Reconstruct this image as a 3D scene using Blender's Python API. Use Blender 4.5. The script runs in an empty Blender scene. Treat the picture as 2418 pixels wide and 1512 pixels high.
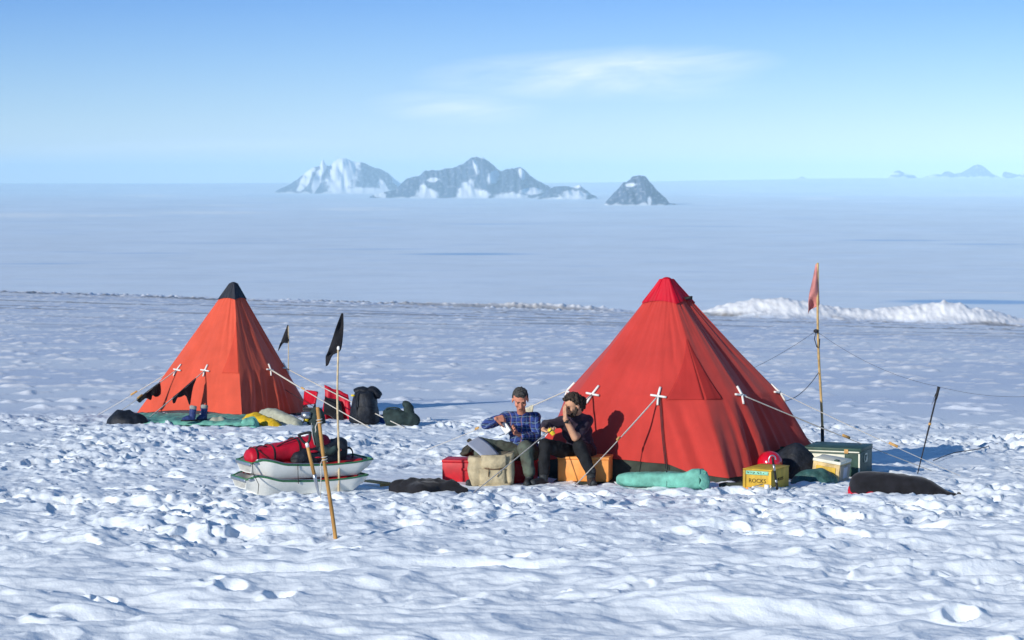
import bpy, bmesh, math, random
import numpy as np
from mathutils import Vector, Matrix
R = math.radians
scene = bpy.context.scene
COL = scene.collection
random.seed(7)
# ------------------------------------------------------------------ camera
F = 5709.0                       # focal length in units of the 2418 px wide picture
W_, H_ = 2418.0, 1512.0
HC = 2.30                        # eye height over the snow
YH = 425.0                       # row of the true horizon
SL = (678.0 - YH) / F            # the camp slope falls away from the camera
PITCH = math.atan((H_ / 2 - YH) / F)
cam_d = bpy.data.cameras.new('camera')
cam_d.sensor_width = 36.0
cam_d.lens = 36.0 * F / W_
cam_d.clip_start = 0.5
cam_d.clip_end = 200000.0
cam = bpy.data.objects.new('camera', cam_d)
COL.objects.link(cam)
cam.location = (0, 0, HC)
cam.rotation_euler = (R(90) - PITCH, 0, 0)
scene.camera = cam
cam_d.dof.use_dof = True; cam_d.dof.focus_distance = 29.0; cam_d.dof.aperture_fstop = 5.0
# ------------------------------------------------------------------ sky
SUN_AZ = 42.5                    # degrees left of straight behind the camera
SUN_EL = 19.5
to_sun = Vector((-math.sin(R(SUN_AZ)) * math.cos(R(SUN_EL)), -math.cos(R(SUN_AZ)) * math.cos(R(SUN_EL)), math.sin(R(SUN_EL))))
world = bpy.data.worlds.new('World')
scene.world = world
world.use_nodes = True
wn, wl = world.node_tree.nodes, world.node_tree.links
wn.clear()
def nd(nt, typ, **kw):
    n = nt.nodes.new(typ)
    for k, v in kw.items():
        setattr(n, k, v)
    return n
def mth(nt, op, a, b=None, c=None, clamp=False):
    n = nt.nodes.new('ShaderNodeMath'); n.operation = op; n.use_clamp = clamp
    for i, v in enumerate((a, b, c)):
        if v is None: continue
        if isinstance(v, (int, float)): n.inputs[i].default_value = v
        else: nt.links.new(v, n.inputs[i])
    return n.outputs[0]
wt = world.node_tree
sky = nd(wt, 'ShaderNodeTexSky', sky_type='NISHITA', sun_disc=False)
sky.sun_elevation = R(SUN_EL)
sky.sun_rotation = math.atan2(to_sun.x, to_sun.y)
sky.altitude = 1500
sky.air_density = 1.0
sky.dust_density = 0.0
sky.ozone_density = 4.0
tc = nd(wt, 'ShaderNodeTexCoord')
sep = nd(wt, 'ShaderNodeSeparateXYZ'); wl.new(tc.outputs['Generated'], sep.inputs[0])
ysafe = mth(wt, 'MAXIMUM', sep.outputs[1], 0.05)
U = mth(wt, 'DIVIDE', sep.outputs[0], ysafe)
V = mth(wt, 'DIVIDE', sep.outputs[2], ysafe)
cmb = nd(wt, 'ShaderNodeCombineXYZ')
wl.new(mth(wt, 'MULTIPLY', U, 20.0), cmb.inputs[0])
wl.new(mth(wt, 'ADD', mth(wt, 'MULTIPLY', V, 130.0), mth(wt, 'MULTIPLY', U, -12.0)), cmb.inputs[1])
nz = nd(wt, 'ShaderNodeTexNoise'); nz.inputs['Scale'].default_value = 1.0; nz.inputs['Detail'].default_value = 7; nz.inputs['Roughness'].default_value = 0.6
nz.inputs['Distortion'].default_value = 0.6
wl.new(cmb.outputs[0], nz.inputs['Vector'])
def wisp(cx, cy, rx, ry, tilt):
    u0, v0 = (cx - 1209) / F, (YH - cy) / F
    du = mth(wt, 'DIVIDE', mth(wt, 'SUBTRACT', U, u0), rx / F)
    vv = mth(wt, 'SUBTRACT', mth(wt, 'SUBTRACT', V, v0), mth(wt, 'MULTIPLY', mth(wt, 'SUBTRACT', U, u0), tilt))
    dv = mth(wt, 'DIVIDE', vv, ry / F)
    rr = mth(wt, 'SQRT', mth(wt, 'ADD', mth(wt, 'MULTIPLY', du, du), mth(wt, 'MULTIPLY', dv, dv)))
    return mth(wt, 'SUBTRACT', 1.0, rr, clamp=True)
m = None
for cx, cy, rx, ry, tl, am in ((1390, 180, 430, 66, .02, 1.0), (1540, 152, 330, 48, .02, .9), (1080, 255, 230, 46, -.03, .7), (420, 348, 480, 22, .02, .4), (1560, 215, 300, 30, .02, .35)):
    w = mth(wt, 'MULTIPLY', wisp(cx, cy, rx, ry, tl), am)
    m = w if m is None else mth(wt, 'MAXIMUM', m, w)
cl = mth(wt, 'MULTIPLY', m, mth(wt, 'MULTIPLY_ADD', nz.outputs[0], 2.7, -.62), clamp=True)
cl = mth(wt, 'MULTIPLY', cl, 0.8)
tint = nd(wt, 'ShaderNodeMix', data_type='RGBA', blend_type='MULTIPLY')
tint.inputs[0].default_value = 1.0
wl.new(sky.outputs[0], tint.inputs[6])
ramp = nd(wt, 'ShaderNodeValToRGB'); cr_ = ramp.color_ramp
cr_.elements[0].position = 0.0; cr_.elements[0].color = (.97, .97, 1.15, 1)
cr_.elements[1].position = 1.0; cr_.elements[1].color = (.66, .88, 1.0, 1)
for p_, c_ in ((.10, (.71, .795, 1.05, 1)), (.26, (.41, .58, .95, 1))):
    e_ = cr_.elements.new(p_); e_.color = c_
wl.new(mth(wt, 'MULTIPLY', V, 3.4, clamp=True), ramp.inputs[0]); wl.new(ramp.outputs[0], tint.inputs[7])
mx = nd(wt, 'ShaderNodeMix', data_type='RGBA')
wl.new(cl, mx.inputs[0]); wl.new(tint.outputs[2], mx.inputs[6]); mx.inputs[7].default_value = (8.4, 8.9, 9.5, 1)
bg = nd(wt, 'ShaderNodeBackground'); bg.inputs[1].default_value = 0.113
wo = nd(wt, 'ShaderNodeOutputWorld')
wl.new(mx.outputs[2], bg.inputs[0]); wl.new(bg.outputs[0], wo.inputs[0])
# ------------------------------------------------------------------ sun
sd = bpy.data.lights.new('sun', 'SUN'); sd.energy = 4.1; sd.angle = R(0.5); sd.color = (1.0, 0.95, 0.86)
sun = bpy.data.objects.new('sun', sd); COL.objects.link(sun)
sun.rotation_euler = to_sun.to_track_quat('Z', 'Y').to_euler()
vs = scene.view_settings
vs.view_transform = 'Standard'; vs.look = 'None'; vs.gamma = 1.0; vs.exposure = 0.14; vs.use_curve_mapping = False
scene.cycles.max_bounces = 6
scene.cycles.volume_bounces = 2
# ------------------------------------------------------------------ picture <-> world
CP, SP = math.cos(PITCH), math.sin(PITCH)
def ray(px, py):
    a, b = (px - W_ / 2) / F, (H_ / 2 - py) / F
    return np.array([a, CP + b * SP, -SP + b * CP])
def Wp(px, py, Y):                                   # the point of that sight line at distance Y
    d = ray(px, py); s = Y / d[1]
    return np.array([d[0] * s, Y, HC + d[2] * s])
def Gp(px, py):                                      # where it meets the camp slope
    d = ray(px, py)
    s = HC / (-d[2] - SL * d[1])
    return np.array([d[0] * s, d[1] * s, HC + d[2] * s])
def XY(px, Y):
    return (px - W_ / 2) / F * Y * 1.0008
# ------------------------------------------------------------------ noise
def _h(xi, yi, zi, s):
    h = (xi * 374761393 + yi * 668265263 + zi * 2147483647 + s * 1274126177) & 0xffffffff
    h = ((h ^ (h >> 13)) * 1103515245) & 0xffffffff
    h = ((h ^ (h >> 16)) * 374761393) & 0xffffffff
    return (h ^ (h >> 15)) & 0xffffff
def pn(x, y, s=0):
    x = np.asarray(x, float); y = np.asarray(y, float)
    xf, yf = np.floor(x), np.floor(y); xi, yi = xf.astype(np.int64), yf.astype(np.int64)
    fx, fy = x - xf, y - yf
    ux, uy = fx * fx * fx * (fx * (fx * 6 - 15) + 10), fy * fy * fy * (fy * (fy * 6 - 15) + 10)
    def g(dx, dy):
        a = _h(xi + dx, yi + dy, 0, s) * (2 * math.pi / 0x1000000)
        return np.cos(a) * (fx - dx) + np.sin(a) * (fy - dy)
    a = g(0, 0); b = g(1, 0); c = g(0, 1); d = g(1, 1)
    return ((a + ux * (b - a)) * (1 - uy) + (c + ux * (d - c)) * uy) * 1.5
def fbm(x, y, o=4, s=0, g=.5):
    r = 0; a = 1.0
    for i in range(o):
        r = r + a * pn(x * 2 ** i + 17.3 * i, y * 2 ** i - 9.1 * i, s + i); a *= g
    return r
def pn3(x, y, z, s=0):
    xf, yf, zf = np.floor(x), np.floor(y), np.floor(z)
    xi, yi, zi = xf.astype(np.int64), yf.astype(np.int64), zf.astype(np.int64)
    fx, fy, fz = x - xf, y - yf, z - zf
    u, v, w = (t * t * (3 - 2 * t) for t in (fx, fy, fz))
    r = 0
    for dx in (0, 1):
        for dy in (0, 1):
            for dz in (0, 1):
                r = r + _h(xi + dx, yi + dy, zi + dz, s) / 0x7fffff * (u if dx else 1 - u) * (v if dy else 1 - v) * (w if dz else 1 - w)
    return r - 1.0
def worley(x, y, s=0):
    xi, yi = np.floor(x).astype(np.int64), np.floor(y).astype(np.int64)
    best = np.full(x.shape, 9.0); rid = np.zeros(x.shape)
    for dx in (-1, 0, 1):
        for dy in (-1, 0, 1):
            cx, cy = xi + dx, yi + dy
            px = cx + _h(cx, cy, 1, s) / 0x1000000; py = cy + _h(cx, cy, 2, s) / 0x1000000
            d = (px - x) ** 2 + (py - y) ** 2
            k = d < best
            best = np.where(k, d, best); rid = np.where(k, _h(cx, cy, 3, s) / 0x1000000, rid)
    return np.sqrt(best), rid
def ss(a, b, x):
    t = np.clip((x - a) / (b - a), 0, 1); return t * t * (3 - 2 * t)
# ------------------------------------------------------------------ object helpers
def tag(o, label=None, cat=None, group=None, kind=None):
    if label: o['label'] = label
    if cat: o['category'] = cat
    if group: o['group'] = group
    if kind: o['kind'] = kind
    return o
ORG = {}
def root(name, loc, label, cat, group=None):
    o = bpy.data.objects.new(name, None); COL.objects.link(o)
    o.empty_display_size = .2
    o.location = loc; ORG[o.name] = np.array(loc, float)
    return tag(o, label, cat, group)
def add(name, VF, mat, parent=None, smooth=True, loc=None, auto=None):
    V, Fc = VF
    V = np.asarray(V, float).reshape(-1, 3)
    if parent is not None: org = ORG[parent.name]
    else: org = np.array(loc if loc is not None else ((V[:, 0].min() + V[:, 0].max()) / 2, (V[:, 1].min() + V[:, 1].max()) / 2, V[:, 2].min()), float)
    me = bpy.data.meshes.new(name)
    me.from_pydata((V - org).tolist(), [], [tuple(int(i) for i in f) for f in Fc])
    me.validate(); me.update()
    bm = bmesh.new(); bm.from_mesh(me); bmesh.ops.recalc_face_normals(bm, faces=bm.faces); bm.to_mesh(me); bm.free()
    me.polygons.foreach_set('use_smooth', [smooth] * len(me.polygons))
    if smooth and auto: me.set_sharp_from_angle(angle=R(auto))
    me.materials.append(mat)
    o = bpy.data.objects.new(name, me); COL.objects.link(o)
    if parent is not None: o.parent = parent
    else: o.location = org
    ORG[o.name] = org
    return o
def merge(*parts):
    V, Fc, n = [], [], 0
    for v, f in parts:
        v = np.asarray(v, float).reshape(-1, 3)
        V.append(v); Fc += [tuple(i + n for i in q) for q in f]; n += len(v)
    return np.vstack(V), Fc
def nrm(v):
    v = np.asarray(v, float); l = np.linalg.norm(v); return v / l if l else v
def frames(P):
    P = np.asarray(P, float); T = np.gradient(P, axis=0); T /= np.linalg.norm(T, axis=1)[:, None] + 1e-9
    up = np.array([0, 0, 1.0]) if abs(T[0][2]) < .9 else np.array([1.0, 0, 0])
    A, B = [], []
    for t in T:
        a = np.cross(t, up); a = nrm(a) if np.linalg.norm(a) > 1e-3 else (A[-1] if A else np.array([1.0, 0, 0]))
        b = np.cross(a, t); A.append(a); B.append(b); up = b
    return T, np.array(A), np.array(B)
def tube(P, r, n=8, r2=None, sq=2.0, fixup=False):
    """closed tube along P; r sideways radius, r2 upward radius; sq>2 squarer section"""
    P = np.asarray(P, float); m_ = len(P)
    r = np.broadcast_to(np.asarray(r, float), (m_,)); r2 = r if r2 is None else np.broadcast_to(np.asarray(r2, float), (m_,))
    T, A, B = frames(P)
    th = np.arange(n) * 2 * math.pi / n
    c, s = np.cos(th), np.sin(th)
    c = np.sign(c) * np.abs(c) ** (2 / sq); s = np.sign(s) * np.abs(s) ** (2 / sq)
    V = []
    for i in range(m_):
        V.append(P[i] + np.outer(c * r[i], A[i]) + np.outer(s * r2[i], B[i]))
    V = np.vstack(V + [P[:1], P[-1:]])
    Fc = [(i * n + j, i * n + (j + 1) % n, (i + 1) * n + (j + 1) % n, (i + 1) * n + j) for i in range(m_ - 1) for j in range(n)]
    a, b = m_ * n, m_ * n + 1
    Fc += [(a, (j + 1) % n, j) for j in range(n)] + [(b, (m_ - 1) * n + j, (m_ - 1) * n + (j + 1) % n) for j in range(n)]
    return V, Fc
def spline(pts, n=40):
    """Catmull-Rom through pts (any row width)"""
    p = np.asarray(pts, float); k = len(p)
    q = np.vstack([2 * p[0] - p[1], p, 2 * p[-1] - p[-2]])
    out = []
    for t in np.linspace(0, k - 1 - 1e-9, n):
        i = int(t); u = t - i; a, b, c, d = q[i], q[i + 1], q[i + 2], q[i + 3]
        out.append(.5 * (2 * b + (c - a) * u + (2 * a - 5 * b + 4 * c - d) * u * u + (3 * b - a - 3 * c + d) * u ** 3))
    return np.array(out)
def bag(rows, n=28, k=48, sq=2.4, amp=0.0, fs=8.0, seed=1, ends=.06, floor=None):
    """lofted soft body: rows of (x,y,z,side radius,up radius); rounded ends, noise folds"""
    s = spline(rows, k)
    w = np.sin(np.clip(np.minimum(np.linspace(0, 1, k), 1 - np.linspace(0, 1, k)) / ends, 0, 1) * math.pi / 2) ** .6
    w = np.maximum(w, .02)
    V, Fc = tube(s[:, :3], s[:, 3] * w, n, s[:, 4] * w, sq)
    return wrinkle(V, Fc, amp, fs, seed) if amp else (V, Fc)
def wrinkle(V, Fc, amp, fs, seed=0, aniso=(1, 1, 1)):
    V = np.asarray(V, float); N = np.zeros_like(V)
    for f in Fc:
        a, b, c = V[f[0]], V[f[1]], V[f[2]]
        nn = np.cross(b - a, c - a)
        for i in f: N[i] += nn
    N /= np.linalg.norm(N, axis=1)[:, None] + 1e-12
    X = V * fs * np.array(aniso)
    d = pn3(X[:, 0], X[:, 1], X[:, 2], seed) + .5 * pn3(X[:, 0] * 2.1, X[:, 1] * 2.1, X[:, 2] * 2.1, seed + 5)
    d = d + .6 * (1 - 2 * np.abs(pn3(X[:, 0] * 1.3 + 5, X[:, 1] * 1.3, X[:, 2] * 1.3, seed + 9)))
    return V + N * (d * amp)[:, None], Fc
def box(c, size, rz=0, bev=.006, rx=0, ry=0, seg=2):
    bm = bmesh.new(); bmesh.ops.create_cube(bm, size=1)
    bmesh.ops.scale(bm, vec=size, verts=bm.verts)
    if bev: bmesh.ops.bevel(bm, geom=list(bm.edges), offset=min(bev, min(size) * .45), segments=seg, affect='EDGES', profile=.5)
    M = Matrix.Translation(Vector(c)) @ Matrix.Rotation(rz, 4, 'Z') @ Matrix.Rotation(ry, 4, 'Y') @ Matrix.Rotation(rx, 4, 'X')
    bm.transform(M); bm.verts.index_update()
    V = [tuple(v.co) for v in bm.verts]; Fc = [tuple(v.index for v in f.verts) for f in bm.faces]; bm.free()
    return np.array(V), Fc
def beam(a, b, w, h, up=(0, 0, 1), bev=.002):
    a, b = np.array(a, float), np.array(b, float); t = nrm(b - a); s = nrm(np.cross(t, up)); u = np.cross(s, t)
    V, Fc = box((0, 0, 0), (np.linalg.norm(b - a), w, h), 0, bev, seg=1)
    return (a + b) / 2 + V[:, :1] * t + V[:, 1:2] * s + V[:, 2:] * u, Fc
def ball(c, r, n=16, m_=10, rot=None):
    r = np.broadcast_to(np.asarray(r, float), (3,))
    V = [(0, 0, 1)]
    for i in range(1, m_):
        for j in range(n):
            a, b = math.pi * i / m_, 2 * math.pi * j / n
            V.append((math.sin(a) * math.cos(b), math.sin(a) * math.sin(b), math.cos(a)))
    V.append((0, 0, -1)); V = np.array(V) * r
    if rot is not None: V = V @ np.array(rot).T
    V = V + np.array(c)
    Fc = [(0, 1 + j, 1 + (j + 1) % n) for j in range(n)]
    for i in range(m_ - 2):
        Fc += [(1 + i * n + j, 1 + (i + 1) * n + j, 1 + (i + 1) * n + (j + 1) % n, 1 + i * n + (j + 1) % n) for j in range(n)]
    e = len(V) - 1; k = 1 + (m_ - 2) * n
    return V, Fc + [(e, k + (j + 1) % n, k + j) for j in range(n)]
def sheet(P, th=.004):
    """grid of points -> cloth with thickness"""
    P = np.asarray(P, float); a, b = P.shape[:2]
    N = np.cross(np.gradient(P, axis=0), np.gradient(P, axis=1)); N /= np.linalg.norm(N, axis=2)[..., None] + 1e-12
    V = np.vstack([(P + N * th / 2).reshape(-1, 3), (P - N * th / 2).reshape(-1, 3)]); o = a * b
    Fc = []
    for i in range(a - 1):
        for j in range(b - 1):
            q = (i * b + j, i * b + j + 1, (i + 1) * b + j + 1, (i + 1) * b + j)
            Fc += [q, tuple(k + o for k in reversed(q))]
    ring = [(0, j) for j in range(b)] + [(i, b - 1) for i in range(1, a)] + [(a - 1, j) for j in range(b - 2, -1, -1)] + [(i, 0) for i in range(a - 2, 0, -1)]
    for k in range(len(ring)):
        p, q = ring[k], ring[(k + 1) % len(ring)]; p, q = p[0] * b + p[1], q[0] * b + q[1]
        Fc.append((q, p, p + o, q + o))
    return V, Fc
def bake(VF, vox, smooth=2, factor=.5):
    """union of closed shapes as ONE continuous surface (voxel remesh)"""
    me = bpy.data.meshes.new('tmp'); me.from_pydata(np.asarray(VF[0]).tolist(), [], [tuple(int(i) for i in f) for f in VF[1]])
    o = bpy.data.objects.new('tmp', me); COL.objects.link(o)
    md = o.modifiers.new('r', 'REMESH'); md.mode = 'VOXEL'; md.voxel_size = vox
    if smooth:
        sm = o.modifiers.new('s', 'SMOOTH'); sm.iterations = smooth; sm.factor = factor
    dg = bpy.context.evaluated_depsgraph_get(); dg.update()
    ev = o.evaluated_get(dg); m2 = ev.to_mesh()
    V = np.empty(len(m2.vertices) * 3); m2.vertices.foreach_get('co', V)
    Fc = [tuple(p.vertices) for p in m2.polygons]
    ev.to_mesh_clear(); bpy.data.objects.remove(o); bpy.data.meshes.remove(me)
    return V.reshape(-1, 3), Fc
def text_mesh(s, size, thick, fn):
    """lettering as geometry; fn maps (u,v,w) to world"""
    cu = bpy.data.curves.new('tmp', 'FONT'); cu.body = s; cu.size = size; cu.extrude = thick; cu.align_x = 'CENTER'; cu.align_y = 'CENTER'; cu.resolution_u = 3
    o = bpy.data.objects.new('tmp', cu); COL.objects.link(o)
    dg = bpy.context.evaluated_depsgraph_get(); dg.update(); ev = o.evaluated_get(dg); m2 = ev.to_mesh()
    V = np.array([fn(*v.co) for v in m2.vertices]); Fc = [tuple(p.vertices) for p in m2.polygons]
    ev.to_mesh_clear(); bpy.data.objects.remove(o); bpy.data.curves.remove(cu)
    return V, Fc
# ------------------------------------------------------------------ materials
def mat(name, col, rough=.8, var=.15, vs_=12.0, bump=.3, bs=60.0, bd=.004, metal=0.0, trans=0.0, spec=.3, col2=None, tcol=None, sheen=0.0, weave=0, coat=0.0, stretch=(1, 1, 1)):
    m_ = bpy.data.materials.new(name); m_.use_nodes = True; nt = m_.node_tree; nt.nodes.clear()
    out = nd(nt, 'ShaderNodeOutputMaterial'); p = nd(nt, 'ShaderNodeBsdfPrincipled')
    p.inputs['Roughness'].default_value = rough; p.inputs['Metallic'].default_value = metal; p.inputs['Specular IOR Level'].default_value = spec
    p.inputs['Sheen Weight'].default_value = sheen; p.inputs['Coat Weight'].default_value = coat
    co = nd(nt, 'ShaderNodeTexCoord'); mp = nd(nt, 'ShaderNodeMapping'); mp.inputs['Scale'].default_value = stretch
    nt.links.new(co.outputs['Object'], mp.inputs[0])
    n1 = nd(nt, 'ShaderNodeTexNoise'); n1.inputs['Scale'].default_value = vs_; n1.inputs['Detail'].default_value = 5; n1.inputs['Roughness'].default_value = .6
    nt.links.new(mp.outputs[0], n1.inputs['Vector'])
    mr = nd(nt, 'ShaderNodeMapRange'); mr.inputs[1].default_value = .3; mr.inputs[2].default_value = .7
    nt.links.new(n1.outputs[0], mr.inputs[0])
    mix = nd(nt, 'ShaderNodeMix', data_type='RGBA')
    c = np.array(col[:3]); c2 = np.array(col2[:3]) if col2 is not None else np.clip(c * (1 - var * 1.6), 0, 1)
    mix.inputs[6].default_value = (*c2, 1); mix.inputs[7].default_value = (*np.clip(c * (1 + var * .5), 0, 1), 1)
    nt.links.new(mr.outputs[0], mix.inputs[0]); nt.links.new(mix.outputs[2], p.inputs['Base Color'])
    if bump:
        n2 = nd(nt, 'ShaderNodeTexNoise'); n2.inputs['Scale'].default_value = bs; n2.inputs['Detail'].default_value = 4
        nt.links.new(mp.outputs[0], n2.inputs['Vector'])
        b = nd(nt, 'ShaderNodeBump'); b.inputs['Strength'].default_value = bump; b.inputs['Distance'].default_value = bd
        nt.links.new(n2.outputs[0], b.inputs['Height']); nt.links.new(b.outputs[0], p.inputs['Normal'])
    if trans:
        tr = nd(nt, 'ShaderNodeBsdfTranslucent'); tr.inputs[0].default_value = (*(tcol or col)[:3], 1)
        ms = nd(nt, 'ShaderNodeMixShader'); ms.inputs[0].default_value = trans
        nt.links.new(p.outputs[0], ms.inputs[1]); nt.links.new(tr.outputs[0], ms.inputs[2]); nt.links.new(ms.outputs[0], out.inputs[0])
    else: nt.links.new(p.outputs[0], out.inputs[0])
    return m_
M = {}
# ------------------------------------------------------------------ the ground: one sheet from the camp to the horizon
def PITS():
    L = [(245, 1395, .12, .10), (120, 1452, .17, .17), (365, 1345, .17, .10), (545, 1385, .15, .13), (660, 1392, .15, .12), (1370, 1305, .2, .10),
         (1225, 1322, .14, .09), (378, 1300, .2, .10), (175, 1402, .2, .13), (60, 1410, .14, .08), (2270, 1450, .16, .12), (2235, 1345, .2, .10), (1030, 1340, .15, .08), (500, 1378, .12, .08)]
    return [(Gp(x, y), r * .8, d * (.6 if 480 < x < 700 else .8)) for x, y, r, d in L]
_P = PITS()
def camp_macro(x, y):
    lift = ss(55, 190, y) * np.clip(.60 - x * (1.40 / 42), -1.1, 2.6)
    z = -SL * y + lift
    # crest: beyond it the slope falls to the ice plain far below
    yc = 196 + 6 * pn(x * .02, x * 0 + 3.1, 4)
    far = np.maximum(y - yc, 0)
    z0 = -SL * yc + np.clip(.60 - x * (1.40 / 42), -1.1, 2.6)
    drop = z0 - far * .16 - .0001 * far ** 2
    z = np.where(y > yc, drop, z)
    return z
def plain_z(x, y):
    r = np.hypot(x, y)
    az = np.arctan2(x, np.maximum(y, 1))
    rise = ss(25000, 39000, r)
    end = (YH - (433 - 12 * ss(-.02, .16, az) + 1.2 * pn(az * 22, az * 0 + .5, 31))) / F * r + HC
    return (HC - 150) * (1 - rise) + end * rise
def trample(x, y):
    e = 41.5 - .28 * np.clip(x, -12, 8) + 1.5 * pn(x * .35, y * .15, 77)
    m_ = ss(e + 1.0, e - 1.0, y) * ss(18.3, 26.0, y + 1.6 * pn(x * .4, y * .4, 5))
    calm = ss(-7.0, -4.3, x + .25 * (y - 30) + .8 * pn(x * .6, y * .3, 8))
    m_ = np.maximum(m_, .50 * ss(-.15, .5, pn(x * .4, y * .35, 87)) * ss(24, 20, y))
    return m_ * (.35 + .65 * calm) * (.72 + .75 * pn(x * .45, y * .3, 19))
def detail(x, y):
    """relief of the near snow in metres"""
    t = np.clip(trample(x, y), 0, 1.1)
    n0 = pn(x * 3.1, y * 3.1, 40); n1 = pn(x * 3.1 + 7, y * 3.1, 41)
    w1, i1 = worley(x * 1.9 + .35 * n0, y * 1.6 + .35 * n1, 3)
    w2, i2 = worley(x * 5.2 + .3 * n1, y * 4.6 + .3 * n0, 9)
    lump = np.where(i1 > .45, 1, -1) * (i1 * .7 + .3) * ss(.62, .15, w1) * .052 + np.where(i2 > .4, 1, -.9) * ss(.6, .2, w2) * .024
    rid = (1 - np.abs(fbm(x * 1.3, y * 1.6, 3, 51)) * 2.2) * .03
    w3, i3 = worley(x * 1.7 - .3 * n0, y * 1.7 + .3 * n1, 23)
    pit = np.where(i3 > .45, -1, 0) * (ss(.34, .20, w3) - .35 * ss(.5, .34, w3) * ss(.25, .36, w3)) * .085
    h = t * (lump + rid + pit + .012 * pn(x * 14, y * 14, 61))
    # wind drifts of the foreground, long across the view
    near = ss(27.5, 21.5, y)
    q = .55 * pn(x * .25, y * .4, 12)
    d1 = fbm(x * .32 + q, y * .80 + q, 3, 13, .38); d1 = d1 - .35 * np.abs(d1)
    d2 = 1 - np.abs(fbm(x * .8 - q, y * 1.3 + q, 3, 15)) * 2
    d3 = fbm(x * 2.2, y * 5.0 + q, 3, 33)
    h = h + near * (d1 * .115 + d2 * .036 + d3 * .022 + .012 * n0 * ss(-.2, .4, d1)) + .3 * (1 - near) * (d1 * .045) * ss(44, 34, y)
    # sastrugi on the smooth wind-packed snow behind the camp
    bk = ss(34, 44, y)
    s1 = fbm(x * .16 + y * .02, y * .35, 3, 71); s2 = np.maximum(fbm(x * .85, y * .8, 3, 73, .62), .34) - .34
    h = h + bk * (s1 * .012 + s2 * .10) 
    for g, r, dep in _P:
        dd = np.hypot((x - g[0]), (y - g[1]) * .8) / r
        h = h - dep * ss(1.05, .45, dd + .25 * n0) * .8 + .3 * dep * ss(1.8, 1.05, dd) * ss(.9, 1.1, dd)
    # the bright drift lower right
    g = Gp(1690, 1440); dd = np.hypot((x - g[0]) / 1.05, (y - g[1] + .12 * np.sin(x * 4)) / .26)
    h = h + .085 * ss(1.1, 0, dd)
    return h
def banks(x, y):
    """ploughed snow heaps along the crest, right"""
    h = 0
    for px, Y, rx, ry, a in ((1830, 186, 4.6, 5, 1.75), (1730, 186, 3.6, 3, .9), (1950, 186, 5.5, 4, 1.15), (2230, 186, 4.8, 5, 1.75), (2120, 186, 5, 3.5, 1.05), (2360, 186, 6, 4, 1.05), (1160, 190, 10, 2.5, .5), (1330, 190, 6, 2, .4)):
        cx = XY(px, Y); dd = np.hypot((x - cx) / rx, (y - Y) / ry)
        h = np.maximum(h, 0) + a * .66 * ss(1.15, 0.0, dd) ** .5
    rough = .80 + .08 * fbm(x * .45, y * .16, 3, 91) + .05 * pn(x * 1.9, y * .5, 92)
    return h * np.clip(rough, .3, 1.3) + ss(.06, .4, h) * (.09 * np.abs(fbm(x * 2.0, y * .6, 3, 93, .7)))
def crest_bits(x, y):
    m_ = ss(180, 187, y) * ss(199, 195, y)
    w, i = worley(x * 1.9, y * .5, 44)
    return m_ * (np.where(i > .45, 1, 0) * ss(.55, .1, w) * .12 * (.3 + i) + .13 * np.abs(pn(x * .9, y * .3, 47))) * (.35 + .65 * ss(-.3, .3, pn(x * .12, y * .1, 46)))
def gz(x, y):
    x = np.atleast_1d(np.asarray(x, float)); y = np.atleast_1d(np.asarray(y, float))
    return float((camp_macro(x, y) + detail(x, y))[0])
def mz(y): return -SL * y
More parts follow.
